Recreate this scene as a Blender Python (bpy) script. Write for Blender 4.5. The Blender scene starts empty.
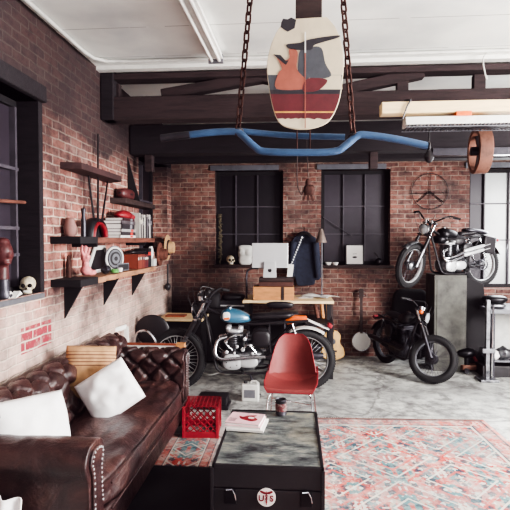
import bpy, bmesh, math, random
from mathutils import Vector, Matrix, noise
random.seed(7)
C = bpy.context.scene.collection
PI = math.pi
V = Vector

# ------------------------------------------------------------------ camera
YAW, PITCH, FPX = math.atan(40/500), math.atan(15/500), 500.0
CAMP = V((0, 0, 1.6))
camd = bpy.data.cameras.new('camera'); cam = bpy.data.objects.new('camera', camd); C.objects.link(cam)
camd.sensor_width = 36; camd.lens = 36*FPX/510; camd.clip_end = 100
cam.location = CAMP; cam.rotation_euler = (PI/2-PITCH, 0, YAW)
bpy.context.scene.camera = cam
RM = (Matrix.Rotation(YAW, 3, 'Z') @ Matrix.Rotation(PI/2-PITCH, 3, 'X'))
def P(px, py, Y=None, X=None, Z=None):
    """where the line of sight of a measured photo point meets a real plane of the room"""
    d = RM @ V(((px-255)/FPX, (255-py)/FPX, -1))
    if Y is not None: t = (Y-CAMP.y)/d.y
    elif X is not None: t = (X-CAMP.x)/d.x
    else: t = (Z-CAMP.z)/d.z
    return CAMP + d*t

# ------------------------------------------------------------------ materials
def lin(c):
    c = [x/255 for x in c]
    return tuple((x/12.92 if x <= .04045 else ((x+.055)/1.055)**2.4) for x in c)+(1,)
MATS = {}
def nt_new(name):
    m = bpy.data.materials.new(name); m.use_nodes = True
    nt = m.node_tree; b = nt.nodes['Principled BSDF']
    return m, nt, b
def N(nt, t, **k):
    n = nt.nodes.new(t)
    for a, v in k.items():
        if a.startswith('i_'): n.inputs[a[2:].replace('_', ' ')].default_value = v
        else: setattr(n, a, v)
    return n
def ramp(nt, fac, stops):
    r = nt.nodes.new('ShaderNodeValToRGB'); el = r.color_ramp.elements
    while len(el) > 1: el.remove(el[-1])
    el[0].position, el[0].color = stops[0]
    for p, c in stops[1:]:
        e = el.new(p); e.color = c
    nt.links.new(fac, r.inputs[0]); return r.outputs[0]
def mix(nt, fac, a, b, mode='MIX'):
    n = nt.nodes.new('ShaderNodeMix'); n.data_type = 'RGBA'; n.blend_type = mode
    for s, v in ((n.inputs[0], fac), (n.inputs[6], a), (n.inputs[7], b)):
        if hasattr(v, 'links'): nt.links.new(v, s)
        else: s.default_value = v
    return n.outputs[2]
def mth(nt, op, a, b=None, c=None):
    n = nt.nodes.new('ShaderNodeMath'); n.operation = op
    for i, v in enumerate((a, b, c)):
        if v is None: continue
        if hasattr(v, 'links'): nt.links.new(v, n.inputs[i])
        else: n.inputs[i].default_value = v
    return n.outputs[0]
def pm(name, col, rough=.6, metal=0, var=.25, scale=9, bump=.15, col2=None, coat=0, spec=None, stretch=(1, 1, 1), em=None):
    if name in MATS: return MATS[name]
    m, nt, b = nt_new(name)
    tc = N(nt, 'ShaderNodeTexCoord'); mp = N(nt, 'ShaderNodeMapping'); mp.inputs['Scale'].default_value = stretch
    nt.links.new(tc.outputs['Object'], mp.inputs[0])
    n = N(nt, 'ShaderNodeTexNoise', i_Scale=scale, i_Detail=6.0, i_Roughness=.62); nt.links.new(mp.outputs[0], n.inputs[0])
    c = lin(col); d = lin(col2) if col2 else tuple(x*(1-var) for x in c[:3])+(1,)
    e = tuple(min(1, x*(1+var*.6)) for x in c[:3])+(1,)
    o = ramp(nt, n.outputs[0], [(.32, d), (.5, c), (.68, e)])
    nt.links.new(o, b.inputs['Base Color'])
    b.inputs['Roughness'].default_value = rough; b.inputs['Metallic'].default_value = metal
    if coat: b.inputs['Coat Weight'].default_value = coat; b.inputs['Coat Roughness'].default_value = .18
    if spec is not None: b.inputs['Specular IOR Level'].default_value = spec
    if bump:
        bp = N(nt, 'ShaderNodeBump', i_Strength=bump, i_Distance=.01); nt.links.new(n.outputs[0], bp.inputs['Height']); nt.links.new(bp.outputs[0], b.inputs['Normal'])
    if em: b.inputs['Emission Color'].default_value = lin(em[0]); b.inputs['Emission Strength'].default_value = em[1]
    MATS[name] = m; return m

def brick_mat(name, bright, whitewash):
    m, nt, b = nt_new(name)
    uv = N(nt, 'ShaderNodeUVMap'); uv.uv_map = 'UVMap'
    wn = N(nt, 'ShaderNodeTexNoise', i_Scale=9.0, i_Detail=3.0); nt.links.new(uv.outputs[0], wn.inputs[0])
    vm = N(nt, 'ShaderNodeVectorMath', operation='MULTIPLY_ADD'); nt.links.new(wn.outputs['Color'], vm.inputs[0]); vm.inputs[1].default_value = (.022,)*3; nt.links.new(uv.outputs[0], vm.inputs[2])
    br = N(nt, 'ShaderNodeTexBrick', i_Scale=1.0)
    br.inputs['Brick Width'].default_value = .2; br.inputs['Row Height'].default_value = .0635
    br.inputs['Mortar Size'].default_value = .0075; br.inputs['Mortar Smooth'].default_value = .5; br.inputs['Bias'].default_value = -.1
    k = bright
    def s(c): return tuple(x*k for x in lin(c)[:3])+(1,)
    br.inputs['Color1'].default_value = s((166, 102, 88)); br.inputs['Color2'].default_value = s((104, 66, 64)); br.inputs['Mortar'].default_value = s((212, 190, 174))
    nt.links.new(vm.outputs[0], br.inputs[0])
    # per-patch grime, soot and mortar smear
    n1 = N(nt, 'ShaderNodeTexNoise', i_Scale=1.1, i_Detail=8.0, i_Roughness=.65); nt.links.new(uv.outputs[0], n1.inputs[0])
    n2 = N(nt, 'ShaderNodeTexNoise', i_Scale=14.0, i_Detail=6.0, i_Roughness=.7); nt.links.new(uv.outputs[0], n2.inputs[0])
    n3 = N(nt, 'ShaderNodeTexNoise', i_Scale=2.3, i_Detail=7.0, i_Roughness=.7); mp3 = N(nt, 'ShaderNodeMapping'); mp3.inputs['Location'].default_value = (3.3, 7.1, 0); nt.links.new(uv.outputs[0], mp3.inputs[0]); nt.links.new(mp3.outputs[0], n3.inputs[0])
    sx = N(nt, 'ShaderNodeSeparateXYZ'); nt.links.new(uv.outputs[0], sx.inputs[0])
    c = mix(nt, ramp(nt, n2.outputs[0], [(.42, (0, 0, 0, 1)), (.68, (.6, .6, .6, 1))]), br.outputs[0], s((205, 160, 145)))
    c = mix(nt, ramp(nt, n2.outputs[0], [(.3, (.75, .75, .75, 1)), (.47, (0, 0, 0, 1))]), c, s((52, 34, 36)))
    if whitewash:
        h = mth(nt, 'SMOOTH_MAX', mth(nt, 'MULTIPLY', mth(nt, 'SUBTRACT', 1.32, sx.outputs[1]), 1.1), 0, .2)
        h = mth(nt, 'MINIMUM', h, .42)
        f = mth(nt, 'ADD', mth(nt, 'MULTIPLY', n3.outputs[0], 1.0), h)
        c = mix(nt, ramp(nt, f, [(.56, (0, 0, 0, 1)), (.84, (.55, .55, .55, 1))]), c, lin((226, 206, 194)))
        # soot under the ceiling
        t = mth(nt, 'ADD', mth(nt, 'MULTIPLY', mth(nt, 'SUBTRACT', sx.outputs[1], 2.35), .8), mth(nt, 'MULTIPLY', n1.outputs[0], .9))
        c = mix(nt, ramp(nt, t, [(.33, (0, 0, 0, 1)), (.58, (.92, .92, .92, 1))]), c, lin((36, 26, 30)))
        # faded red paint patch below the sill
        u = mth(nt, 'COMPARE', sx.outputs[0], 3.24, .2); v_ = mth(nt, 'COMPARE', sx.outputs[1], .95, .085)
        rr = mth(nt, 'MULTIPLY', mth(nt, 'MULTIPLY', u, v_), ramp(nt, n2.outputs[0], [(.4, (.45, .45, .45, 1)), (.5, (.95, .95, .95, 1))]))
        RR = rr
    else:
        c = mix(nt, ramp(nt, n3.outputs[0], [(.5, (0, 0, 0, 1)), (.72, (.55, .55, .55, 1))]), c, s((190, 170, 160)))
    c = mix(nt, ramp(nt, n1.outputs[0], [(.36, (.88, .88, .88, 1)), (.56, (0, 0, 0, 1))]), c, lin((42, 29, 32)))
    if not whitewash:   # dirt with painted-in shade: rear wall low, at the top and left corner
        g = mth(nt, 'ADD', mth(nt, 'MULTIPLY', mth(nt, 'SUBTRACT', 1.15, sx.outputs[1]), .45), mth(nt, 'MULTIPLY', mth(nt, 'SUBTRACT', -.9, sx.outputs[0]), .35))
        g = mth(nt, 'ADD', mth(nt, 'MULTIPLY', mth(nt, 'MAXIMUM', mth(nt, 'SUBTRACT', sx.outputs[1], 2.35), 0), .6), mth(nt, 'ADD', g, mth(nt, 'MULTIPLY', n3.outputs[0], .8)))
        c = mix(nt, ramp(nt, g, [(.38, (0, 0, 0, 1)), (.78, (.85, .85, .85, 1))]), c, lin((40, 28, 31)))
    if whitewash: c = mix(nt, mth(nt, 'MULTIPLY', RR, mth(nt, 'SUBTRACT', 1.0, br.outputs['Fac'])), c, lin((150, 42, 60)))
    nt.links.new(c, b.inputs['Base Color']); b.inputs['Roughness'].default_value = .85
    hh = mth(nt, 'SUBTRACT', mth(nt, 'MULTIPLY', n2.outputs[0], .5), br.outputs['Fac'])
    bp = N(nt, 'ShaderNodeBump', i_Strength=.8, i_Distance=.012); nt.links.new(hh, bp.inputs['Height']); nt.links.new(bp.outputs[0], b.inputs['Normal'])
    MATS[name] = m; return m

def floor_tone():
    m, nt, b = nt_new('worn_concrete')
    tc = N(nt, 'ShaderNodeTexCoord'); o = tc.outputs['Object']
    n1 = N(nt, 'ShaderNodeTexNoise', i_Scale=.9, i_Detail=10.0, i_Roughness=.6); nt.links.new(o, n1.inputs[0])
    n2 = N(nt, 'ShaderNodeTexNoise', i_Scale=7.0, i_Detail=9.0, i_Roughness=.68); nt.links.new(o, n2.inputs[0])
    n3 = N(nt, 'ShaderNodeTexNoise', i_Scale=2.6, i_Detail=8.0, i_Roughness=.7, i_Distortion=.8); nt.links.new(o, n3.inputs[0])
    wv = N(nt, 'ShaderNodeTexNoise', i_Scale=3.0, i_Detail=5.0); nt.links.new(o, wv.inputs[0])
    vm = N(nt, 'ShaderNodeVectorMath', operation='MULTIPLY_ADD'); nt.links.new(wv.outputs['Color'], vm.inputs[0]); vm.inputs[1].default_value = (.5, .5, 0); nt.links.new(o, vm.inputs[2])
    vo = N(nt, 'ShaderNodeTexVoronoi', feature='DISTANCE_TO_EDGE', i_Scale=.75); nt.links.new(vm.outputs[0], vo.inputs[0])
    c = ramp(nt, n1.outputs[0], [(.3, lin((140, 139, 139))), (.5, lin((188, 188, 184))), (.66, lin((222, 222, 216)))])
    c = mix(nt, ramp(nt, n2.outputs[0], [(.4, (.75, .75, .75, 1)), (.56, (0, 0, 0, 1))]), c, lin((112, 110, 110)))
    c = mix(nt, ramp(nt, n3.outputs[0], [(.53, (0, 0, 0, 1)), (.64, (.85, .85, .85, 1))]), c, lin((98, 95, 95)))
    c = mix(nt, ramp(nt, vo.outputs[0], [(.0, (.6, .6, .6, 1)), (.016, (0, 0, 0, 1))]), c, lin((84, 80, 80)))
    nt.links.new(c, b.inputs['Base Color'])
    r = ramp(nt, n3.outputs[0], [(.35, (.35, .35, .35, 1)), (.65, (.7, .7, .7, 1))]); nt.links.new(r, b.inputs['Roughness'])
    bp = N(nt, 'ShaderNodeBump', i_Strength=.25, i_Distance=.02); nt.links.new(n2.outputs[0], bp.inputs['Height']); nt.links.new(bp.outputs[0], b.inputs['Normal'])
    MATS['floor'] = m; return m

def ceiling_mat():
    m, nt, b = nt_new('painted_ceiling_boards')
    tc = N(nt, 'ShaderNodeTexCoord'); o = tc.outputs['Object']
    sx = N(nt, 'ShaderNodeSeparateXYZ'); nt.links.new(o, sx.inputs[0])
    n1 = N(nt, 'ShaderNodeTexNoise', i_Scale=1.4, i_Detail=8.0); nt.links.new(o, n1.inputs[0])
    n2 = N(nt, 'ShaderNodeTexNoise', i_Scale=6.0, i_Detail=5.0); nt.links.new(o, n2.inputs[0])
    c = ramp(nt, n1.outputs[0], [(.3, lin((196, 198, 198))), (.55, lin((232, 232, 228))), (.7, lin((240, 239, 234)))])
    f = mth(nt, 'FRACT', mth(nt, 'MULTIPLY', mth(nt, 'ADD', sx.outputs[1], .38), 1/.56))
    line = mth(nt, 'LESS_THAN', f, .012)
    g = mth(nt, 'GREATER_THAN', n2.outputs[0], .47)
    c = mix(nt, mth(nt, 'MULTIPLY', mth(nt, 'MULTIPLY', line, g), .75), c, lin((92, 88, 88)))
    nt.links.new(c, b.inputs['Base Color']); b.inputs['Roughness'].default_value = .55
    return m

def rug_mat(name, w, l, k=1.0):
    """faded oriental pattern: borders, mirrored medallions, wear; uv in metres from the rug centre"""
    m, nt, b = nt_new(name)
    uv = N(nt, 'ShaderNodeUVMap'); uv.uv_map = 'UVMap'
    sx = N(nt, 'ShaderNodeSeparateXYZ'); nt.links.new(uv.outputs[0], sx.inputs[0])
    ax = mth(nt, 'ABSOLUTE', sx.outputs[0]); ay = mth(nt, 'ABSOLUTE', sx.outputs[1])
    cb = N(nt, 'ShaderNodeCombineXYZ')
    nt.links.new(mth(nt, 'PINGPONG', ax, .31), cb.inputs[0]); nt.links.new(mth(nt, 'PINGPONG', ay, .23), cb.inputs[1])
    v1 = N(nt, 'ShaderNodeTexVoronoi', i_Scale=15.0, distance='MANHATTAN'); nt.links.new(cb.outputs[0], v1.inputs[0])
    v2 = N(nt, 'ShaderNodeTexVoronoi', i_Scale=34.0, distance='MANHATTAN'); nt.links.new(cb.outputs[0], v2.inputs[0])
    s1 = N(nt, 'ShaderNodeSeparateColor'); nt.links.new(v1.outputs['Color'], s1.inputs[0])
    s2 = N(nt, 'ShaderNodeSeparateColor'); nt.links.new(v2.outputs['Color'], s2.inputs[0])
    def L(c): return tuple(x*k for x in lin(c)[:3])+(1,)
    r = nt.nodes.new('ShaderNodeValToRGB'); r.color_ramp.interpolation = 'CONSTANT'; el = r.color_ramp.elements
    cols = [(0, (172, 76, 72)), (.22, (186, 134, 128)), (.36, (92, 128, 132)), (.54, (190, 180, 170)), (.66, (182, 88, 78)), (.78, (60, 78, 92)), (.9, (176, 160, 146))]
    el[0].position = 0; el[0].color = L(cols[0][1]); el[1].position = cols[1][0]; el[1].color = L(cols[1][1])
    for p, c in cols[2:]:
        e = el.new(p); e.color = L(c)
    nt.links.new(s1.outputs[0], r.inputs[0])
    r2 = nt.nodes.new('ShaderNodeValToRGB'); r2.color_ramp.interpolation = 'CONSTANT'; el = r2.color_ramp.elements
    el[0].color = L((62, 60, 76)); el[1].position = .25; el[1].color = L((206, 150, 136))
    for p, c in [(.5, (206, 208, 200)), (.75, (182, 70, 66))]:
        e = el.new(p); e.color = L(c)
    nt.links.new(s2.outputs[1], r2.inputs[0])
    c = mix(nt, mth(nt, 'MULTIPLY', mth(nt, 'GREATER_THAN', s2.outputs[0], .55), .8), r.outputs[0], r2.outputs[0])
    # medallions
    dist = mth(nt, 'ADD', mth(nt, 'MULTIPLY', mth(nt, 'PINGPONG', ax, .42), 1.0), mth(nt, 'PINGPONG', ay, .36))
    ring = mth(nt, 'PINGPONG', dist, .11)
    c = mix(nt, mth(nt, 'MULTIPLY', mth(nt, 'LESS_THAN', ring, .014), .8), c, L((206, 92, 82)))
    c = mix(nt, mth(nt, 'MULTIPLY', mth(nt, 'GREATER_THAN', ring, .1), .7), c, L((222, 214, 202)))
    # borders
    dx = mth(nt, 'SUBTRACT', w/2, ax); dy = mth(nt, 'SUBTRACT', l/2, ay); dm = mth(nt, 'MINIMUM', dx, dy)
    for d0, d1, cc, f in ((0, .03, (190, 120, 108), .8), (.03, .045, (60, 58, 70), .8), (.15, .165, (70, 70, 84), .8), (.165, .185, (222, 210, 196), .8), (.045, .15, (208, 120, 108), .45)):
        if w < 1.2: d0, d1 = d0*.5, d1*.5
        ins = mth(nt, 'MULTIPLY', mth(nt, 'GREATER_THAN', dm, d0), mth(nt, 'LESS_THAN', dm, d1))
        c = mix(nt, mth(nt, 'MULTIPLY', ins, f), c, L(cc))
    n1 = N(nt, 'ShaderNodeTexNoise', i_Scale=5.0, i_Detail=9.0, i_Roughness=.75); nt.links.new(uv.outputs[0], n1.inputs[0])
    n2 = N(nt, 'ShaderNodeTexNoise', i_Scale=1.6, i_Detail=4.0); nt.links.new(uv.outputs[0], n2.inputs[0])
    c = mix(nt, ramp(nt, n1.outputs[0], [(.46, (0, 0, 0, 1)), (.66, (.65, .65, .65, 1))]), c, L((206, 196, 190)))
    c = mix(nt, ramp(nt, n2.outputs[0], [(.38, (.35, .35, .35, 1)), (.55, (0, 0, 0, 1))]), c, L((108, 138, 142)))
    nt.links.new(c, b.inputs['Base Color']); b.inputs['Roughness'].default_value = .95; b.inputs['Specular IOR Level'].default_value = .1
    n4 = N(nt, 'ShaderNodeTexNoise', i_Scale=160.0, i_Detail=2.0); nt.links.new(uv.outputs[0], n4.inputs[0])
    bp = N(nt, 'ShaderNodeBump', i_Strength=.5, i_Distance=.004); nt.links.new(n4.outputs[0], bp.inputs['Height']); nt.links.new(bp.outputs[0], b.inputs['Normal'])
    return m

def leather_mat(name, col, dark, hi):
    m, nt, b = nt_new(name)
    tc = N(nt, 'ShaderNodeTexCoord'); o = tc.outputs['Object']
    n1 = N(nt, 'ShaderNodeTexNoise', i_Scale=3.5, i_Detail=8.0, i_Roughness=.65, i_Distortion=1.2); nt.links.new(o, n1.inputs[0])
    n2 = N(nt, 'ShaderNodeTexNoise', i_Scale=60.0, i_Detail=4.0); nt.links.new(o, n2.inputs[0])
    c = ramp(nt, n1.outputs[0], [(.3, lin(dark)), (.52, lin(col)), (.72, lin(hi))])
    nt.links.new(c, b.inputs['Base Color'])
    nt.links.new(ramp(nt, n1.outputs[0], [(.3, (.45, .45, .45, 1)), (.7, (.28, .28, .28, 1))]), b.inputs['Roughness'])
    b.inputs['Coat Weight'].default_value = .25; b.inputs['Coat Roughness'].default_value = .3
    h = mth(nt, 'ADD', mth(nt, 'MULTIPLY', n2.outputs[0], .15), n1.outputs[0])
    bp = N(nt, 'ShaderNodeBump', i_Strength=.8, i_Distance=.03); nt.links.new(h, bp.inputs['Height']); nt.links.new(bp.outputs[0], b.inputs['Normal'])
    MATS[name] = m; return m

def stripe_mat(name, base, line, axis, pitch, frac):
    m, nt, b = nt_new(name)
    tc = N(nt, 'ShaderNodeTexCoord'); sx = N(nt, 'ShaderNodeSeparateXYZ'); nt.links.new(tc.outputs['Object'], sx.inputs[0])
    f = mth(nt, 'FRACT', mth(nt, 'DIVIDE', mth(nt, 'ADD', sx.outputs[axis], 5.0), pitch)); inz = mth(nt, 'COMPARE', sx.outputs[axis], .09, .05)
    n2 = N(nt, 'ShaderNodeTexNoise', i_Scale=25.0); nt.links.new(tc.outputs['Object'], n2.inputs[0])
    bb = ramp(nt, n2.outputs[0], [(.3, tuple(x*.75 for x in lin(base)[:3])+(1,)), (.7, lin(base))])
    nt.links.new(mix(nt, mth(nt, 'MULTIPLY', inz, mth(nt, 'LESS_THAN', f, frac)), bb, lin(line)), b.inputs['Base Color']); b.inputs['Roughness'].default_value = .9
    MATS[name] = m; return m

M = {}
M['brick'] = brick_mat('old_brick_whitewashed', 1.02, True)
M['brick_back'] = brick_mat('old_red_brick', .6, False)
M['floor'] = floor_tone(); M['ceil'] = ceiling_mat()
M['leather'] = leather_mat('brown_leather', (62, 38, 37), (34, 22, 24), (98, 68, 61))
M['black'] = pm('black_paint', (30, 26, 30), .45, bump=.05)
M['blackm'] = pm('black_metal', (28, 26, 30), .35, .6, bump=.05)
M['matteblack'] = pm('matte_black', (22, 18, 22), .8)
M['rubber'] = pm('tyre_rubber', (30, 29, 31), .75, bump=.3, scale=60)
M['chrome'] = pm('chrome', (205, 205, 208), .16, 1, .08, bump=0)
M['alu'] = pm('cast_aluminium', (128, 128, 132), .35, .9, .5, 14, .3, col2=(60, 60, 66))
M['dsteel'] = pm('dark_steel', (70, 68, 74), .4, .8)
M['gsteel'] = pm('grey_painted_steel', (108, 108, 114), .5, .3)
M['darkwood'] = pm('dark_timber', (52, 36, 34), .75, var=.5, scale=5, bump=.5, stretch=(1, 6, 6))
M['beamwood'] = pm('rough_sawn_beam', (50, 36, 37), .85, var=.5, scale=4, bump=.8, stretch=(1, 7, 7))
M['darkbeam'] = pm('dark_shaded_beam', (30, 23, 28), .85, var=.4, scale=4, bump=.6, stretch=(1, 7, 7))  # dark timber; shade of rear beams and left end put into the tone
M['shelfwood'] = pm('reclaimed_shelf_wood', (108, 66, 54), .7, var=.45, scale=7, bump=.5, stretch=(4, 1, 4))
M['shelflight'] = pm('live_edge_wood', (158, 116, 88), .7, var=.4, scale=7, bump=.5, stretch=(4, 1, 4))
M['tanwood'] = pm('tan_plywood', (186, 132, 84), .6, var=.25, scale=6, stretch=(1, 5, 5))
M['palewood'] = pm('pale_wood', (226, 200, 158), .6, var=.15, scale=6, stretch=(.6, 6, 6))
M['redwood'] = pm('red_brown_wood', (142, 74, 52), .55, var=.3, scale=6)
M['white'] = pm('white_paint', (224, 222, 218), .5, var=.08)
M['offwhite'] = pm('off_white_plaster', (196, 194, 190), .8, var=.15)
M['bone'] = pm('bone', (196, 184, 160), .6, var=.3, scale=20, bump=.3)
M['cotton'] = pm('white_cotton', (238, 236, 236), .95, var=.04, scale=30, bump=.05)
M['pane'] = pm('dark_window_glass', (24, 19, 26), .45, var=.3, scale=2, bump=0)
M['panegrey'] = pm('dusty_window_glass', (50, 42, 52), .5, var=.3, scale=2, bump=0)
M['panelit'] = pm('bright_frosted_glass', (168, 170, 170), .3, var=.2, scale=1.5, bump=0, em=((205, 210, 212), .12))
M['mull'] = pm('grey_window_bar', (74, 68, 76), .6)
M['lintel'] = pm('steel_lintel', (104, 104, 112), .6, .2)
M['blue'] = pm('blue_enamel', (54, 82, 116), .5, .1, .35, 5, .05, coat=.2)
M['tankblue'] = pm('blue_tank_paint', (60, 108, 134), .3, .2, .12, 5, 0, coat=1)
M['red'] = pm('red_plastic', (140, 30, 40), .65, var=.15)
M['salmon'] = pm('coral_fibreglass', (124, 54, 52), .6, var=.1, scale=40, bump=.03)
M['orange'] = pm('orange_lacquer', (214, 104, 48), .3)
M['rust'] = pm('rusty_iron', (74, 46, 40), .75, .5, .5, 30, .4)
M['trunktop'] = pm('scuffed_trunk_top', (58, 62, 60), .5, var=.6, scale=9, bump=.3, col2=(36, 36, 38))
M['trunkside'] = pm('dark_trunk_side', (26, 22, 26), .55, var=.3)
M['red2'] = pm('dark_red_paint', (132, 34, 40), .5)
M['pink'] = pm('pink_plaster', (206, 128, 128), .55, var=.2, scale=12)
M['denim'] = pm('dark_navy_cloth', (38, 42, 58), .9, var=.3, scale=20)
M['paper'] = pm('paper', (226, 222, 218), .8, var=.06)
M['pagepink'] = pm('pink_magazine_cover', (222, 178, 184), .45, var=.1)
M['cabinet'] = pm('mottled_green_metal', (78, 77, 72), .6, .2, .8, 5, .3, col2=(50, 44, 46))
M['straw'] = pm('straw', (190, 152, 112), .85, scale=30, bump=.4)
M['beltwood'] = pm('worn_belt_wood', (112, 74, 60), .7, var=.4, scale=12, bump=.4)
M['yellow'] = pm('yellow_varnish', (196, 150, 70), .35)
M['skin_dark'] = pm('dark_red_clay', (86, 44, 44), .4, var=.3)
M['green'] = pm('green_glass', (96, 150, 84), .3)
M['alubright'] = pm('brushed_silver', (202, 202, 204), .38, .35, .05, 8, 0)
M['cream'] = pm('cream_board_paint', (206, 192, 166), .4, var=.12, scale=6, coat=.3)
M['fabric_leaf'] = pm('dry_leaf', (84, 76, 60), .9)

# ------------------------------------------------------------------ mesh builder
def rotm(r):
    return Matrix.Rotation(r[2], 4, 'Z') @ Matrix.Rotation(r[1], 4, 'Y') @ Matrix.Rotation(r[0], 4, 'X')
class MB:
    def __init__(s): s.bm = bmesh.new(); s.T = Matrix.Identity(4)
    def _v(s, p): return s.bm.verts.new(s.T @ V(p))
    def box(s, c, size, rot=(0, 0, 0), taper=1.0):
        m = Matrix.Translation(V(c)) @ rotm(rot); x, y, z = [a/2 for a in size]
        vs = [s._v(m @ V((i*x*(taper if k > 0 else 1), j*y*(taper if k > 0 else 1), k*z))) for k in (-1, 1) for j in (-1, 1) for i in (-1, 1)]
        for f in ((0, 2, 3, 1), (4, 5, 7, 6), (0, 1, 5, 4), (2, 6, 7, 3), (0, 4, 6, 2), (1, 3, 7, 5)): s.bm.faces.new([vs[i] for i in f])
        return s
    def bb(s, a, b):
        a, b = V(a), V(b); return s.box((a+b)/2, [abs(q) for q in (b-a)])
    def bar(s, a, b, w, h):
        """rectangular bar from a to b"""
        a, b = V(a), V(b); d = (b-a); L = d.length; d.normalize()
        up = V((0, 0, 1)) if abs(d.z) < .95 else V((1, 0, 0))
        x = d.cross(up).normalized(); z = x.cross(d)
        vs = [s._v(p + x*i*w/2 + z*j*h/2) for p in (a, b) for j in (-1, 1) for i in (-1, 1)]
        for f in ((0, 1, 3, 2), (4, 6, 7, 5), (0, 4, 5, 1), (2, 3, 7, 6), (0, 2, 6, 4), (1, 5, 7, 3)): s.bm.faces.new([vs[i] for i in f])
        return s
    def tube(s, pts, r, seg=8, closed=False, smooth=0):
        pts = [V(p) for p in pts]
        if smooth: pts = crom(pts, smooth, closed)
        n = len(pts); rr = r if isinstance(r, (list, tuple)) else [r]*n
        if len(rr) != n: rr = [rr[min(len(rr)-1, int(i/(n-1)*(len(rr)-1)+.5))] for i in range(n)]
        rings = []; prev = None
        for i, p in enumerate(pts):
            if closed: d = pts[(i+1) % n]-pts[i-1]
            else: d = pts[min(i+1, n-1)]-pts[max(i-1, 0)]
            d.normalize()
            if prev is None:
                a = V((0, 0, 1)) if abs(d.z) < .9 else V((1, 0, 0)); x = d.cross(a).normalized()
            else:
                x = prev - d*prev.dot(d)
                x = x.normalized() if x.length > 1e-6 else d.orthogonal().normalized()
            prev = x; y = d.cross(x)
            rings.append([s._v(p + (x*math.cos(2*PI*k/seg)+y*math.sin(2*PI*k/seg))*rr[i]) for k in range(seg)])
        for i in range(n if closed else n-1):
            A, B = rings[i], rings[(i+1) % n]
            for k in range(seg): s.bm.faces.new((A[k], A[(k+1) % seg], B[(k+1) % seg], B[k]))
        if not closed:
            s.bm.faces.new(rings[0][::-1]); s.bm.faces.new(rings[-1])
        return s
    def cyl(s, a, b, r, r2=None, seg=16): return s.tube([a, b], [r, r if r2 is None else r2], seg)
    def lathe(s, prof, c=(0, 0, 0), axis='Z', seg=24, closed=False, rot=None):
        m = Matrix.Translation(V(c))
        if axis == 'Y': m = m @ Matrix.Rotation(-PI/2, 4, 'X')
        if axis == 'X': m = m @ Matrix.Rotation(PI/2, 4, 'Y')
        if rot: m = Matrix.Translation(V(c)) @ rotm(rot) @ Matrix.Translation(-V(c)) @ m
        rings = []
        for r, z in prof:
            rings.append([s._v(m @ V((r*math.cos(2*PI*k/seg), r*math.sin(2*PI*k/seg), z))) for k in range(seg)] if r > 1e-6 else [s._v(m @ V((0, 0, z)))])
        n = len(rings)
        for i in range(n if closed else n-1):
            A, B = rings[i], rings[(i+1) % n]
            for k in range(seg):
                k2 = (k+1) % seg
                if len(A) == 1 and len(B) == 1: continue
                if len(A) == 1: s.bm.faces.new((A[0], B[k2], B[k]))
                elif len(B) == 1: s.bm.faces.new((A[k], A[k2], B[0]))
                else: s.bm.faces.new((A[k], A[k2], B[k2], B[k]))
        if not closed:
            if len(rings[0]) > 1: s.bm.faces.new(rings[0][::-1])
            if len(rings[-1]) > 1: s.bm.faces.new(rings[-1])
        return s
    def torus(s, c, R, r, axis='Y', seg=32, rs=10, sq=1.0):
        prof = [(R+r*math.cos(2*PI*k/rs), r*sq*math.sin(2*PI*k/rs)) for k in range(rs)]
        return s.lathe(prof, c, axis, seg, closed=True)
    def ell(s, c, rad, rot=(0, 0, 0), seg=20, rings=12, fn=None, n=2.0):
        m = Matrix.Translation(V(c)) @ rotm(rot); R = []
        for i in range(rings+1):
            th = PI*i/rings; row = []
            for k in range(seg):
                ph = 2*PI*k/seg
                p = V((math.sin(th)*math.cos(ph), math.sin(th)*math.sin(ph), math.cos(th)))
                if n != 2:
                    q = (abs(p.x)**n+abs(p.y)**n+abs(p.z)**n)**(1/n); p = p/q
                if fn: p = fn(p)
                row.append(m @ V((p.x*rad[0], p.y*rad[1], p.z*rad[2])))
                if i in (0, rings): break
            R.append([s._v(q) for q in row])
        for i in range(rings):
            A, B = R[i], R[i+1]
            for k in range(seg):
                k2 = (k+1) % seg
                if len(A) == 1: s.bm.faces.new((A[0], B[k], B[k2]))
                elif len(B) == 1: s.bm.faces.new((A[k2], A[k], B[0]))
                else: s.bm.faces.new((A[k], B[k], B[k2], A[k2]))
        return s
    def prism(s, poly, d, origin=(0, 0, 0), ax=((1, 0, 0), (0, 0, 1))):
        """polygon in the plane of the two axes, pushed along vector d"""
        o, a, b, d = V(origin), V(ax[0]), V(ax[1]), V(d)
        A = [s._v(o+a*p[0]+b*p[1]) for p in poly]; B = [s._v(o+a*p[0]+b*p[1]+d) for p in poly]; n = len(poly)
        s.bm.faces.new(A); s.bm.faces.new(B[::-1])
        for i in range(n): s.bm.faces.new((A[i], B[i], B[(i+1) % n], A[(i+1) % n]))
        return s
    def grid(s, fn, nu, nv, cu=False, cv=False):
        g = [[s._v(fn(i/nu, j/nv)) for j in range(nv+(0 if cv else 1))] for i in range(nu+(0 if cu else 1))]
        for i in range(nu):
            for j in range(nv):
                a, b_ = g[i], g[(i+1) % len(g)]; j2 = (j+1) % len(a)
                s.bm.faces.new((a[j], b_[j], b_[j2], a[j2]))
        return g
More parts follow.
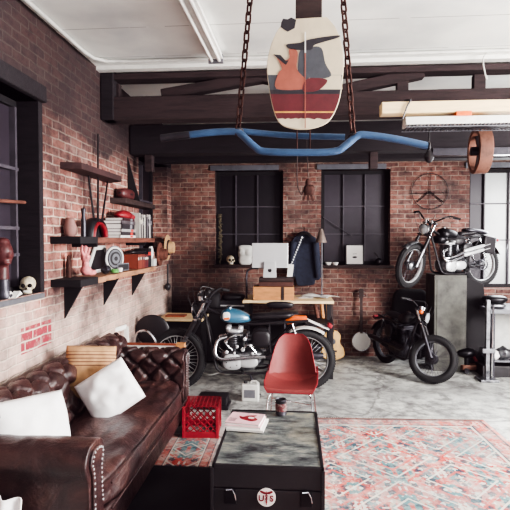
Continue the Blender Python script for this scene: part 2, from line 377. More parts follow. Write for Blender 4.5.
    def build(s, name, mat, parent=None, bevel=0, smooth=True, loc=None, uv=False, solid=0, sub=0, angle=40):
        bmesh.ops.recalc_face_normals(s.bm, faces=s.bm.faces)
        me = bpy.data.meshes.new(name)
        if uv:
            L = s.bm.loops.layers.uv.new('UVMap')
            for f in s.bm.faces:
                nn = f.normal
                for l in f.loops:
                    p = l.vert.co
                    if abs(nn.x) > .6: l[L].uv = (p.y, p.z)
                    elif abs(nn.y) > .6: l[L].uv = (p.x, p.z)
                    else: l[L].uv = (p.x, p.y)
        s.bm.to_mesh(me); s.bm.free()
        for p in me.polygons: p.use_smooth = smooth
        if smooth:
            try: me.set_sharp_from_angle(angle=math.radians(angle))
            except Exception: pass
        me.materials.append(mat)
        o = bpy.data.objects.new(name, me); C.objects.link(o)
        if parent: o.parent = parent
        if loc is not None: o.location = loc
        if solid:
            q = o.modifiers.new('s', 'SOLIDIFY'); q.thickness = solid; q.offset = 0
        if bevel:
            q = o.modifiers.new('b', 'BEVEL'); q.width = bevel; q.segments = 2; q.limit_method = 'ANGLE'; q.angle_limit = math.radians(40)
        if sub:
            q = o.modifiers.new('d', 'SUBSURF'); q.levels = sub; q.render_levels = sub
        return o
def crom(pts, k, closed=False):
    out = []; n = len(pts)
    for i in range(n if closed else n-1):
        p1, p2 = pts[i], pts[(i+1) % n]
        p0 = pts[i-1] if (closed or i > 0) else p1*2-p2
        p3 = pts[(i+2) % n] if (closed or i+2 < n) else p2*2-p1
        for j in range(k):
            t = j/k
            out.append(.5*((2*p1)+(-p0+p2)*t+(2*p0-5*p1+4*p2-p3)*t*t+(-p0+3*p1-3*p2+p3)*t**3))
    if not closed: out.append(pts[-1])
    return out
def thing(name, label, cat, loc=(0, 0, 0), rotz=0, group=None, rot=None):
    o = bpy.data.objects.new(name, None); C.objects.link(o); o.empty_display_size = .1
    o.location = loc; o.rotation_euler = rot if rot else (0, 0, rotz); o['label'] = label; o['category'] = cat
    if group: o['group'] = group
    return o
def tag(o, label, cat, group=None, kind=None):
    o['label'] = label; o['category'] = cat
    if group: o['group'] = group
    if kind: o['kind'] = kind
    return o
def struct(o): o['kind'] = 'structure'; return o
def dup(root, loc, rot, label, group=None):
    r = root.copy(); C.objects.link(r); r.location = loc; r.rotation_euler = rot; r['label'] = label
    if group: r['group'] = group
    for ch in list(root.children):
        c = ch.copy(); C.objects.link(c); c.parent = r
        for g in list(ch.children):
            d = g.copy(); C.objects.link(d); d.parent = c
    return r
def text_mesh(name, s, size, mat, parent, loc, rot, ext=.0015):
    cu = bpy.data.curves.new('t', 'FONT'); cu.body = s; cu.size = size; cu.extrude = ext; cu.align_x = 'CENTER'; cu.align_y = 'CENTER'; cu.offset = size*.02
    t = bpy.data.objects.new('t', cu); C.objects.link(t)
    me = bpy.data.meshes.new_from_object(t.evaluated_get(bpy.context.evaluated_depsgraph_get()))
    bpy.data.objects.remove(t)
    me.materials.clear(); me.materials.append(mat)
    o = bpy.data.objects.new(name, me); C.objects.link(o); o.parent = parent; o.location = loc; o.rotation_euler = rot
    return o

# ------------------------------------------------------------------ room
XW, YB, ZC, XR, YF = -1.74, 6.95, 3.12, 6.0, -2.5
def wall_boxes(mb, axis, pos, thick, u0, u1, z0, z1, ops):
    """wall slab with rectangular openings (u0,u1,z0,z1)"""
    cuts = sorted(set([u0, u1]+[o[0] for o in ops]+[o[1] for o in ops]))
    for a, b in zip(cuts, cuts[1:]):
        m = (a+b)/2; segs = [(z0, z1)]
        for o in ops:
            if o[0] <= m <= o[1]:
                segs = [(z0, o[2]), (o[3], z1)]
        for za, zb in segs:
            if zb-za < .001: continue
            if axis == 'X': mb.bb((pos, a, za), (pos+thick, b, zb))
            else: mb.bb((a, pos, za), (b, pos+thick, zb))
struct(MB().bb((XW-.4, YF, -.1), (XR+.3, YB+.4, 0)).build('floor', M['floor'], smooth=False))
mb = MB(); mb.bb((XW-.3, YF, ZC), (XR+.3, YB+.3, ZC+.1)); struct(mb.build('ceiling', M['ceil'], smooth=False))
JY = P(43, 240, X=XW).y
W1 = (1.6, JY, 1.24, 2.54); W2 = (P(139, 240, X=XW).y, 6.72, 1.45, P(139, 151, X=XW).z)
mb = MB(); wall_boxes(mb, 'X', XW-.25, .25, YF, YB+.25, 0, ZC, [W1, W2]); struct(mb.build('wall_left', M['brick'], smooth=False, uv=True))
def bx(px, Y=YB): return P(px, 240, Y=Y).x
zt, zs = P(300, 170, Y=YB).z, P(300, 265, Y=YB).z
WA = (bx(215), bx(283), zs, zt); WB = (bx(321), bx(390), zs, zt); WC = (bx(469), bx(469)+1.3, .95, zt)
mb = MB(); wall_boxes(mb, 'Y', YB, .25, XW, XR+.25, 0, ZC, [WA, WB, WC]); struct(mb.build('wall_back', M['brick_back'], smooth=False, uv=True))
# right hand wall with a big garage opening, outside the photograph
mb = MB(); wall_boxes(mb, 'X', XR, .25, YF, YB, 0, ZC, [(-1.5, 5.2, 0, 2.8)]); struct(mb.build('wall_right', M['brick_back'], smooth=False, uv=True))

# window sashes
def window_back(n, W, mulls, rows, pane, pane2=None, split=None):
    x0, x1, z0, z1 = W; y = YB+.12
    mb = MB(); f = .05
    mb.bb((x0, y, z0), (x0+f, y+.06, z1)).bb((x1-f, y, z0), (x1, y+.06, z1)).bb((x0+f, y, z0), (x1-f, y+.06, z0+f)).bb((x0+f, y, z1-f), (x1-f, y+.06, z1))
    w = struct(mb.build('window_%d' % n, M['matteblack'], smooth=False))
    mb = MB()
    for m in mulls: mb.bb((m-.008, y-.012, z0+f), (m+.008, y+.03, z1-f))
    for r in rows: mb.bb((x0+f, y-.01, r-.007), (x1-f, y+.028, r+.007))
    mb.build('glazing_bars', M['mull'], w, smooth=False)
    a = x0+f; b = split if split else x1-f
    MB().bb((a, y+.03, z0+f), (b, y+.038, z1-f)).build('pane', M[pane], w, smooth=False)
    if split: MB().bb((b, y+.03, z0+f), (x1-f, y+.038, z1-f)).build('pane', M[pane2], w, smooth=False)
    return w
rz = [P(300, 206, Y=YB).z, P(300, 234, Y=YB).z]
window_back(3, WA, [bx(235), bx(257)], rz, 'pane')
window_back(4, WB, [bx(344), bx(366)], rz, 'panegrey')
window_back(5, WC, [bx(487), bx(512)], [P(490, 203, Y=YB).z, P(490, 240, Y=YB).z], 'panegrey', 'panelit', bx(487))
for i, W in enumerate((WA, WB, WC)):
    mb = MB().bb((W[0]-.06, YB-.03, W[3]), (W[1]-.06, YB+.1, W[3]+.07)); o = mb.build('trim_%d' % (i+1), M['lintel'], smooth=False); struct(o)
    if i < 2: struct(MB().bb((W[0]-.02, YB-.05, W[2]-.035), (W[1]+.05, YB+.13, W[2])).build('trim_%d' % (i+4), M['darkwood'], smooth=False, bevel=.004))
# left wall windows, set back in their recesses
def window_left(n, W, ys, zs_, pane, dx):
    y0, y1, z0, z1 = W; x = XW-dx; f = .045; mb = MB()
    mb.bb((x-.05, y0, z0), (x, y0+f, z1)).bb((x-.05, y1-f, z0), (x, y1, z1)).bb((x-.05, y0+f, z0), (x, y1-f, z0+f)).bb((x-.05, y0+f, z1-f), (x, y1-f, z1))
    w = struct(mb.build('window_%d' % n, M['matteblack'], smooth=False))
    mb = MB()
    for q in ys: mb.bb((x-.03, q-.012, z0+f), (x+.012, q+.012, z1-f))
    for q in zs_: mb.bb((x-.03, y0+f, q-.011), (x+.01, y1-f, q+.011))
    mb.build('glazing_bars', M['mull'], w, smooth=False)
    MB().bb((x-.036, y0+f, z0+f), (x-.03, y1-f, z1-f)).build('pane', M[pane], w, smooth=False)
window_left(1, W1, [2.62, JY-.08], [1.5, 1.68, 2.08], 'panegrey', .15)
window_left(2, W2, [W2[0]+.35, W2[0]+.75], [1.7, 2.1], 'pane', .2)
struct(MB().bb((XW-.2, 1.5, 2.54), (XW+.04, P(47, 92, X=XW+.04).y, 2.65)).build('trim_6', M['darkbeam'], smooth=False, bevel=.006))
struct(MB().bb((XW-.24, 1.6, 1.2), (XW+.015, JY-.01, 1.235)).build('trim_7', M['gsteel'], smooth=False, bevel=.006))
struct(MB().bb((XW-.2, W2[0]-.08, W2[3]), (XW+.04, 6.8, W2[3]+.1)).build('trim_8', M['darkbeam'], smooth=False, bevel=.006))
struct(MB().bb((XW-.21, JY-.05, 1.24), (XW+.004, JY+.005, 2.54)).build('trim_9', M['darkbeam'], smooth=False))
# conduit round the ceiling edge
mb = MB(); mb.tube([(XW+.06, -2, ZC-.02), (XW+.06, 3.9, ZC-.02), (XW+.08, 4.05, ZC-.02), (XW+.16, 4.13, ZC-.02), (XW+.4, 4.15, ZC-.02), (5.9, 4.15, ZC-.02)], .014, 8)
struct(mb.build('trim_10', M['offwhite']))
# white fascia board before the truss
struct(MB().bb((XW, 4.3, ZC-.03), (XR, 4.38, ZC)).build('trim_11', M['white'], smooth=False))

# --------------------------------------------------------------- roof timbers
YT = 4.42
t = thing('roof_truss', 'heavy dark timber roof truss across the room under the white ceiling', 'truss', (0, YT, 2.7))
mb = MB().bb((XW+.02, -.02, ZC-.03-2.7), (XR-.02, .14, 3.035-2.7)); mb.build('top_chord', M['beamwood'], t, smooth=False, bevel=.008)
zb0, zb1 = P(300, 117, Y=YT).z-2.7, P(300, 93, Y=YT).z-2.7
mb = MB().bb((XW+.02, -.02, zb0), (XR-.02, .16, zb1)); mb.build('bottom_chord', M['beamwood'], t, smooth=False, bevel=.008)
def tx(px): return P(px, 80, Y=YT).x
for a, b in ((tx(160), tx(262)), (tx(340), tx(425)), (tx(330), tx(262))):
    zz0, zz1 = zb1+.03, 3.05-2.7
    MB().bar((a, .08, zz0), (b, .08, zz1), .1, .09).build('diagonal_brace', M['beamwood'], t, smooth=False, bevel=.006)
for px in (112, 404, 482): MB().bar((tx(px), .08, zb1), (tx(px), .08, 3.02-2.7), .07, .1).build('post', M['beamwood'], t, smooth=False, bevel=.006)
MB().bb((XW+.005, -.04, zb0), (XW+.12, .1, ZC-2.705)).build('end_post', M['darkbeam'], t, smooth=False, bevel=.006)
for y, z0, z1, lab in ((5.15, 2.5, 2.8, 'dark rough beam crossing the room behind the roof truss'), (6.0, 2.55, 2.95, 'deep dark beam crossing the room between truss and back wall')):
    tag(MB().bb((XW+.01, y, z0), (XR-.02, y+.2, z1)).build('ceiling_beam', M['darkbeam'], smooth=False, bevel=.01), lab, 'beam')
tag(MB().bb((XW+.01, 6.7, 2.86), (XR-.02, 6.94, 3.1)).build('ceiling_beam', M['darkbeam'], smooth=False, bevel=.01), 'darkest beam lying along the top of the brick back wall', 'beam')
for px, lab in ((148, 'short dark timber post near the left wall under the rear beam'), (374, 'short brown timber post beside the blue tube under the rear beam')):
    x = P(px, 150, Y=5.2).x
    tag(MB().bb((x-.04, 5.2, 2.33), (x+.04, 5.3, 2.5)).build('timber_post', M['beamwood'], smooth=False, bevel=.005), lab, 'post')
x0 = P(432, 143, Y=5.1).x
tag(MB().bb((x0, 5.06, 2.43), (5.9, 5.14, 2.5)).build('steel_channel', M['dsteel'], smooth=False), 'dull grey steel channel below the beam at the upper right', 'steel bar')

# --------------------------------------------------------------- ceiling fluorescent fixture
a = P(179, -18, Z=ZC-.05); b = P(216, 58, Z=ZC-.05); d = (b-a); ang = math.atan2(d.y, d.x); L = d.length
t = thing('fluorescent_light', 'long white fluorescent fixture screwed to the white ceiling', 'ceiling light', (a+b)/2, ang)
MB().prism([(-.06, -.015), (-.045, .045), (.045, .045), (.06, -.015)], (L, 0, 0), (-L/2, 0, 0), ((0, 1, 0), (0, 0, 1))).build('housing', M['white'], t, smooth=False, bevel=.004)
for s in (-1, 1):
    MB().cyl((-L/2+.03, s*.03, -.03), (L/2-.03, s*.03, -.03), .013, seg=10).build('lamp_tube', M['paper'], t)
MB().bb((L/2-.02, -.06, -.045), (L/2+.005, .06, .02)).bb((-L/2-.005, -.06, -.045), (-L/2+.02, .06, .02)).build('end_cap', M['gsteel'], t, smooth=False)

# second fixture and plank hung at right
Yf = 3.9
a = P(404, 123, Y=Yf); x1 = a.x+1.9
t = thing('fluorescent_light', 'white slotted fluorescent fixture hung below the pale plank', 'ceiling light', (a.x, Yf, a.z))
MB().prism([(-.08, -.03), (-.05, .035), (.05, .035), (.08, -.03)], (1.9, 0, 0), (0, 0, 0), ((0, 1, 0), (0, 0, 1))).build('housing', M['white'], t, smooth=False, bevel=.003)
mb = MB()
for i in range(70): mb.bb((.02+i*.027, -.082, -.05), (.024+i*.027, .08, -.028))
mb.bb((0, -.085, -.052), (1.9, -.08, -.045)).bb((0, .08, -.052), (1.9, .085, -.045)); mb.build('louvre', M['gsteel'], t, smooth=False)
a2 = P(381, 109, Y=Yf-.02)
t2 = thing('wooden_plank', 'long pale timber plank slung across under the roof truss at right', 'plank', (a2.x, Yf, a2.z))
MB().bb((0, -.06, -.043), (2.3, .06, .043)).build('board', M['palewood'], t2, smooth=False, bevel=.006)
x = P(462, 110, Y=Yf).x-a2.x
MB().bb((x-.06, -.065, -.07), (x+.05, .065, -.038)).build('timber_block', M['orange'], t2, smooth=False)
for xx in (.18, 1.9):
    MB().tube([(xx-.03, -.07, -.09), (xx, -.072, 0), (xx+.03, -.066, .05), (xx+.03, .12, .1), (xx+.03, .5, .12)], .006, 6).build('hanging_wire', M['blackm'], t2)
# wooden belt wheel
c = P(480, 151, Y=4.25); t = thing('belt_pulley_wheel', 'large spoked wooden belt wheel hanging by the right window', 'wheel', c, math.radians(-3))
Rw = .185
MB().lathe([(Rw, -.05), (Rw, .05), (Rw-.02, .055), (Rw-.035, .05), (Rw-.035, -.05), (Rw-.02, -.055)], (0, 0, 0), 'X', 40, closed=True).build('rim', M['beltwood'], t, bevel=.003)
mb = MB()
for k in range(6):
    a = k*PI/3; mb.bar((0, 0, 0), (0, math.cos(a)*(Rw-.03), math.sin(a)*(Rw-.03)), .03, .03)
mb.build('spokes', M['black'], t, smooth=False)
MB().cyl((-.07, 0, 0), (.07, 0, 0), .035).build('hub', M['blackm'], t)
MB().bar((0, 0, Rw-.01), (0, 0, zb0+2.7-c.z), .03, .03).build('hanger', M['blackm'], t, smooth=False)
# dark bulb lamp by the end of the blue tube
c = P(429, 156, Y=4.3); t = thing('pendant_lamp', 'small black pendant lamp hanging past the end of the blue tube', 'lamp', c)
MB().lathe([(.0, -.06), (.025, -.045), (.042, -.01), (.03, .025), (.018, .04), (.018, .075), (0, .08)], seg=18).build('lamp_body', M['black'], t)
MB().cyl((0, 0, .07), (0, 0, zb0+2.7-c.z), .006, seg=6).build('cord', M['black'], t)
# loose cable at the top right
c = P(500, 42, Y=4.28)
tag(MB().tube([c, c+V((-.06, -.02, -.06)), c+V((-.14, -.03, -.13)), c+V((-.13, -.03, -.24)), c+V((-.1, 0, -.3))], .006, 6, smooth=6).build('electric_cable', M['offwhite']), 'white cable looping down from the ceiling at the truss', 'cable')
# rods stored on the truss
c = P(505, 66, Y=4.36)

# --------------------------------------------------------------- blue tube rack on chains
Yb = 3.0
def q(px, py, Y=Yb): return P(px, py, Y=Y)
bc = q(298, 150)
t = thing('blue_tube_rack', 'bent blue steel tube rack hung on two rusty chains', 'rack', bc)
def rel(pts): return [p-bc for p in pts]
MB().tube(rel([q(188, 135), q(210, 132.5), q(232, 131.5), q(240, 133.5), q(255, 147), q(265, 151.5), q(300, 152.5), q(334, 151.5), q(346, 145), q(357, 136), q(366, 135), q(395, 139), q(428, 146)]), .022, 12, smooth=4).build('front_tube', M['blue'], t)
MB().tube(rel([q(240, 131, 3.1), q(270, 134, 3.12), q(300, 136, 3.12), q(345, 137, 3.1)]), .019, 10, smooth=3).build('rear_tube', M['blue'], t)
MB().tube(rel([q(161, 138.5), q(175, 136.5), q(190, 134.8)]), .023, 10).build('bare_end', M['dsteel'], t)
MB().ell(q(428.5, 146)-bc, (.012, .026, .026)).build('end_plug', M['blackm'], t)
MB().ell(q(238, 131, 3.03)-bc, (.035, .05, .022)).ell(q(354, 136, 3.03)-bc, (.035, .05, .022)).build('chain_bracket', M['dsteel'], t)
mb = MB()
for px in (297, 310): mb.cyl(q(px, 130, 3.05)-bc, q(px, 154, 3.05)-bc, .005, seg=6)
mb.build('centre_bolt', M['rust'], t)
def chain(name, a, b, label):
    a, b = V(a), V(b); d = b-a; L = d.length; n = int(L/.052); mb = MB()
    z = d.normalized(); x = z.orthogonal().normalized(); y = z.cross(x)
    for i in range(n+1):
        c = a+d*(i/n); u = x if i % 2 else y; pts = []
        for k in range(12):
            th = 2*PI*k/12; pts.append(c+u*math.cos(th)*.0165+z*(math.sin(th)*.0185+(.0155 if math.sin(th) > 0 else -.0155))-a)
        mb.tube(pts, .0066, 6, closed=True)
    return tag(mb.build(name, M['rust'], loc=a), label, 'chain')
ch1 = q(250, 0); ch2 = q(343, 0)
dz = ZC-ch1.z
chain('hanging_chain', q(250.8, -10), q(238, 130), 'rusty link chain holding the left end of the blue tube rack')
chain('hanging_chain', q(342.4, -10), q(353, 134), 'rusty link chain holding the right end of the blue tube rack')

# painted board
Yp = 2.88
bt = P(306, 73, Y=Yp); t = thing('painted_board', 'rounded cream board painted with bell, red band and yellow line', 'painted board', bt)
def cp(x, y): p = P(250+x/3.4, y/3.4, Y=Yp); return (p.x-bt.x, p.z-bt.z)
out = [(140, 64), (200, 60), (262, 57), (292, 95), (312, 150), (319, 210), (312, 300), (298, 360), (270, 410), (230, 432), (180, 440), (130, 434), (98, 415), (78, 370), (64, 300), (57, 230), (66, 170), (88, 112), (112, 80)]
po = [p for p in crom([V((x, y, 0)) for x, y in out[2:]+out[:1]], 5)]
po = [(p.x, p.y) for p in po]+[(200, 60)]
MB().prism([cp(*p) for p in po], (0, .02, 0), (0, 0, 0)).build('board', M['cream'], t, smooth=False, bevel=.004)
def width(y):
    xs = []
    n = len(po)
    for i in range(n):
        (xa, ya), (xb, yb) = po[i], po[(i+1) % n]
        if (ya-y)*(yb-y) <= 0 and ya != yb: xs.append(xa+(xb-xa)*(y-ya)/(yb-ya))
    return min(xs), max(xs)
def band(y0, y1, wob=0):
    L, R = [], []
    for i in range(9):
        y = y0+(y1-y0)*i/8; a, b = width(y); L.append((a+2.5, y)); R.append((b-2.5, y))
    if wob: 
        bot = []; a, b = L[-1], R[-1]
        for k in range(1, 20): bot.append((a[0]+(b[0]-a[0])*k/20, y1+random.uniform(-wob, wob)))
        return L+bot+R[::-1]
    return L+R[::-1]
def paint(poly, m, k, name): MB().prism([cp(*p) for p in poly], (0, .002, 0), (0, -.0008*k-.0008, 0)).build(name, m, t, smooth=False)
pr = pm('maroon_stripe_paint', (98, 32, 38), .45, var=.2, coat=.3)
pg = pm('slate_grey_paint', (76, 78, 84), .45, var=.25)
ps = pm('salmon_paint', (160, 92, 76), .4, var=.2)
pk = pm('charcoal_line_paint', (48, 44, 50), .4)
py_ = pm('yellow_line_paint', (214, 160, 80), .4)
paint(band(255, 306), pg, 1, 'painted_grey_field')
paint(band(306, 404, 3), pr, 2, 'painted_red_band'); paint(band(306, 320), pk, 3, 'painted_dark_line'); paint(band(379, 384), py_, 3, 'painted_yellow_line')
sm = lambda l, k=4: [(p.x, p.y) for p in crom([V((x, y, 0)) for x, y in l], k, True)]
paint([(200, 256), (310, 256), (314, 304), (200, 304)], M['cream'], 2, 'painted_cream_field')
paint(sm([(172, 170), (205, 160), (243, 164), (256, 215), (276, 258), (225, 268), (168, 252), (164, 205)]), pg, 3, 'painted_bell')
paint(sm([(124, 152), (170, 146), (205, 134), (296, 121), (298, 129), (222, 152), (206, 170), (140, 168)]), pk, 4, 'painted_clapper')
paint(sm([(90, 190), (118, 205), (134, 196), (134, 168), (162, 176), (160, 236), (190, 272), (186, 302), (90, 302), (96, 250), (108, 232)]), ps, 4, 'painted_boot')
paint(sm([(190, 272), (225, 266), (262, 272), (252, 292), (225, 310), (180, 310)]), pr, 5, 'painted_lobe')
paint([(80, 186), (104, 188), (122, 208), (132, 206), (122, 222)], pk, 6, 'painted_hook')
paint([(106, 78), (112, 64), (128, 66), (140, 60), (157, 68), (152, 96), (128, 108), (112, 98), (104, 92)], pk, 2, 'painted_dark_badge')
paint([(186, 110), (190, 110), (190, 180), (186, 180)], M['paper'], 7, 'painted_white_slot')
paint([(186, 182), (189, 182), (189, 436), (186, 436)], ps, 7, 'painted_centre_line')
MB().bb((-.06, .025, .27), (.09, .06, ZC-bt.z)).build('hanging_post', M['darkwood'], t, smooth=False, bevel=.004)
MB().bb((-.03, .018, -.3), (.03, .045, .32)).build('backing_batten', M['darkwood'], t, smooth=False)

# pull rope with block and hook, hanging down behind the blue rack
Yh = 4.6
c = P(308, 190, Y=Yh); t = thing('rope_pulley', 'dark rope and hook block hanging in front of the brick pier', 'pulley', c)
zr = 2.5-c.z
mb = MB().tube([(-.1, 0, .62), (-.098, 0, .3), (-.1, 0, .13), (-.09, 0, .02), (-.06, 0, -.04), (-.04, 0, .0)], .006, 6, smooth=4).cyl((-.02, 0, .62), (0, 0, .1), .004, seg=6); mb.build('rope', M['darkwood'], t)
MB().ell((0, 0, .06), (.025, .02, .045)).ell((.01, 0, 0), (.05, .03, .05), n=3).box((-.03, 0, -.05), (.02, .02, .09), (0, .3, 0)).box((.03, 0, -.055), (.02, .02, .1), (0, -.3, 0)).box((0, 0, -.06), (.02, .02, .07)).build('hook_block', M['rust'], t)

# --------------------------------------------------------------- shelves on the left wall
XS = -1.52
SY0 = P(50, 240, X=XW).y; SY1 = P(155, 240, X=XS).y
def shelf_obj(z, y0, y1, mat, label, irregular=0, brackets=True, group=None):
    t = thing('wall_shelf', label, 'shelf', (XW, y0, z))
    n = 14; L = y1-y0; pts = [(0, .32)]
    for i in range(n+1): pts.append((XS-XW+(random.uniform(-1, .6)*irregular if irregular else 0), .32+(L-.32)*i/n))
    pts.append((0, L))
    MB().prism([(0, .3), (0, L)]+pts[1:-1][::-1], (0, 0, .045), (0, 0, 0), ((1, 0, 0), (0, 1, 0))).build('shelf_board', mat, t, smooth=False, bevel=.004)
    MB().bb((0, 0, -.002), (XS-XW+.003, .32, .05)).build('dark_board_end', M['matteblack'], t, smooth=False, bevel=.003)
    return t
t1 = shelf_obj(1.575, SY0, SY1, M['shelfwood'], 'upper brown plank shelf holding the books on the left wall')
t0 = shelf_obj(1.265, SY0, SY1+.08, M['shelflight'], 'lower live-edge plank shelf on black triangle brackets', .018)
for yy in [P(q_, 250, X=XW).y-SY0 for q_ in (63.5, 103, 131.5)]:
    MB().prism([(0, 0), (.15, 0), (.0, -.26)], (0, .02, 0), (0, yy, -.001), ((1, 0, 0), (0, 0, 1))).build('bracket', M['matteblack'], t0, smooth=False)
for yy in (.35, 1.6): MB().bb((0, yy, -.03), (.2, yy+.02, 0)).build('bracket', M['matteblack'], t1, smooth=False)
# small upper ledges
t = thing('wall_ledge', 'short wooden ledge, the highest on the left wall', 'shelf', (XW, 3.6, 2.13))
MB().prism([(0, 0), (.15, .04), (.17, .85), (.0, .98)], (0, 0, .05), (0, 0, 0), ((1, 0, 0), (0, 1, 0))).build('board', pm('dark_red_board', (62, 38, 38), .7, var=.4), t, smooth=False, bevel=.004)
t = thing('wall_ledge', 'dark short ledge with a tall black fin, above the books', 'shelf', (XW, 4.6, 1.95))
MB().prism([(0, 0), (.14, .04), (.15, 1.0), (0, 1.15)], (0, 0, .05), (0, 0, 0), ((1, 0, 0), (0, 1, 0))).build('board', M['darkwood'], t, smooth=False, bevel=.004)
MB().prism([(0, 0.05), (.13, .05), (0, .52)], (0, .02, 0), (0, .5, 0), ((1, 0, 0), (0, 0, 1))).build('fin_bracket', M['matteblack'], t, smooth=False)
t = thing('instrument_case', 'rounded dark red case lying on the ledge above the books', 'case', (XW+.075, 4.83, 2.0))
MB().ell((0, 0, .05), (.06, .17, .055), n=3.2).build('case_body', M['skin_dark'], t); MB().torus((0, 0, .05), 1, .03, 'Z').build('case_rim', M['black'], t)
for v in t.children[1].data.vertices: v.co.x *= .06; v.co.y *= .17; v.co.z = .05+(v.co.z-.05)*.3
# cues
b_ = V((XW+.12, P(98, 240, X=XW+.12).y, 1.622))
for i, tp in enumerate((P(87, 164, X=XW+.03), P(98, 134, X=XW+.03), P(109, 172, X=XW+.03))):
    bb_ = b_+V((0, (i-1)*.035, 0))
    tag(MB().tube([(0, 0, 0), tp-bb_], [.011, .007], 8).build('wooden_rod', M['black'], loc=bb_),
        ['thin dark rod leaning left against the wall over the shelf', 'tallest upright dark rod standing on the upper shelf', 'thin dark rod leaning right toward the books'][i], 'rod')
# vase, pipe, arch
tag(MB().lathe([(.03, 0), (.045, .02), (.05, .07), (.035, .11), (.03, .13), (.036, .14), (.028, .14), (.024, .12), (0, .1)], seg=20).build('clay_jar', pm('dull_clay', (140, 104, 98), .7), loc=(XW+.06, 3.63, 1.626)), 'small pale clay jar at the near end of the upper shelf', 'jar')
tag(MB().lathe([(.018, 0), (.02, .12), (.012, .16), (.02, .21), (.0, .22)], seg=14).build('dark_bottle', M['dsteel'], loc=(XW+.15, 3.66, 1.626)), 'slim dark bottle beside the pale clay jar', 'bottle')
t = thing('mudguard_arch', 'black arched mudguard with red underside on the upper shelf', 'mudguard', (XW+.13, 3.93, 1.622))
def arch(r0, r1, w): return lambda u, v: V((w*(v-.5)*2, -math.cos(u*PI)*.17, math.sin(u*PI)*.145+.0))
mb = MB()
prof = [(-.05, 0), (-.03, .02), (.03, .02), (.05, 0), (.03, -.02), (-.03, -.02)]
mb.grid(lambda u, v: V((math.cos(2*PI*v)*.05, -math.cos(u*PI)*(.16+.02*math.sin(2*PI*v)), math.sin(u*PI)*(.14+.02*math.sin(2*PI*v)))), 20, 10, cv=True)
mb.build('shell', M['black'], t)
mb = MB(); mb.grid(lambda u, v: V((.03+math.cos(2*PI*v)*.028, -math.cos(u*PI)*(.132+.014*math.sin(2*PI*v)), math.sin(u*PI)*(.112+.014*math.sin(2*PI*v)))), 20, 8, cv=True)
mb.build('red_lining', M['red2'], t)

# books
def book(name, w, h, th, col, label, loc, rot, group, spine=None):
    """w depth from spine, h tall, th thick; standing, spine toward +x"""
    t = thing(name, label, 'book', loc, rot=rot, group=group)
    cm = pm('cloth_cover_%d_%d_%d' % col, col, .6, var=.15)
    mb = MB().bb((-w, -th/2, 0), (0, -th/2+.003, h)).bb((-w, th/2-.003, 0), (0, th/2, h)).bb((-.004, -th/2, 0), (0.002, th/2, h)); mb.build('cover', cm, t, smooth=False)
    MB().bb((-w+.006, -th/2+.003, .004), (-.004, th/2-.003, h-.004)).build('page_block', M['paper'], t, smooth=False)
    MB().bb((.002, -th/2+.003, h*.62), (.003, th/2-.003, h*.8)).build('spine_label', pm('spine_label_%d' % (sum(col) % 5), [(214, 206, 190), (40, 34, 36), (200, 60, 50), (220, 214, 208), (120, 118, 124)][sum(col) % 5], .6), t, smooth=False)
    return t
cols = [(176, 170, 164), (34, 30, 36), (150, 142, 138), (30, 30, 34), (206, 200, 192), (38, 32, 36), (96, 92, 96), (28, 26, 30), (190, 184, 180), (44, 38, 42)]
names = ['pale', 'black', 'light grey', 'slim black', 'cream', 'charcoal', 'mid grey', 'thin black', 'off-white', 'dark grey']
y = 4.86; hs = [.26, .235, .25, .22, .25, .265, .23, .21, .26, .24]
for i in range(10):
    th = [.035, .03, .045, .04, .03, .05, .045, .035, .04, .05][i]
    book('book', .16, hs[i]*.95, th, cols[i], '%s-spined upright book, %s in the row on the upper shelf' % (names[i], ['first', 'second', 'third', 'fourth', 'fifth', 'sixth', 'seventh', 'eighth', 'ninth', 'last'][i]), (XS-.02, y+th/2, 1.621), (0, 0, 0), 'upright books on the upper shelf'); y += th+.003
z = 1.621; ycen = 4.55
st = [((206, 200, 196), .022, .24, 'cream'), ((50, 44, 48), .03, .22, 'dark grey'), ((150, 146, 146), .025, .23, 'pale grey'), ((44, 38, 42), .045, .2, 'black'), ((80, 70, 74), .03, .22, 'mid grey'), ((60, 30, 34), .025, .18, 'dark maroon')]
for i, (c, th, h, nm) in enumerate(st):
    book('book', .17, h*1.75, th, c, '%s book lying flat, %s from the bottom of the stack on the upper shelf' % (nm, ['first', 'second', 'third', 'fourth', 'fifth', 'top'][i]), (XS-.025, ycen-h*.9+.01*(i % 3), z+th/2), (-PI/2, 0, 0), 'books lying in a stack on the upper shelf'); z += th+.001
# helmet on the stack
t = thing('red_helmet', 'shiny red rounded helmet on top of the stacked books', 'helmet', (XW+.13, 4.6, z))
MB().ell((0, 0, .025), (.075, .16, .05), fn=lambda p: V((p.x, p.y, max(p.z, -.5)))).build('shell', M['red2'], t)
MB().ell((.035, .1, .015), (.045, .05, .03)).build('visor', M['red'], t)
# torso figurine
t = thing('torso_figurine', 'pink kneeling nude figurine with raised arm on the lower shelf', 'figurine', (XW+.13, 3.74, 1.318))
mb = MB()
mb.ell((.02, .06, .026), (.03, .07, .024)).ell((-.02, .06, .026), (.03, .07, .024)).ell((0, 0, .05), (.042, .044, .042)).ell((0, -.004, .095), (.027, .026, .045)).ell((0, -.008, .145), (.034, .036, .038)).ell((.022, .008, .15), (.016, .016, .017)).ell((.022, -.026, .15), (.016, .016, .017)).cyl((0, -.01, .16), (0, -.01, .2), .015).ell((0, -.005, .215), (.02, .022, .026))
mb.tube([(0, -.04, .165), (-.005, -.062, .2), (0, -.06, .245)], [.015, .012, .009], 10).tube([(0, .025, .165), (.0, .05, .185), (0, .075, .225)], [.015, .012, .008], 10)
o = mb.build('figure_body', M['pink'], t); r = o.modifiers.new('r', 'REMESH'); r.mode = 'VOXEL'; r.voxel_size = .005; r.use_smooth_shade = True
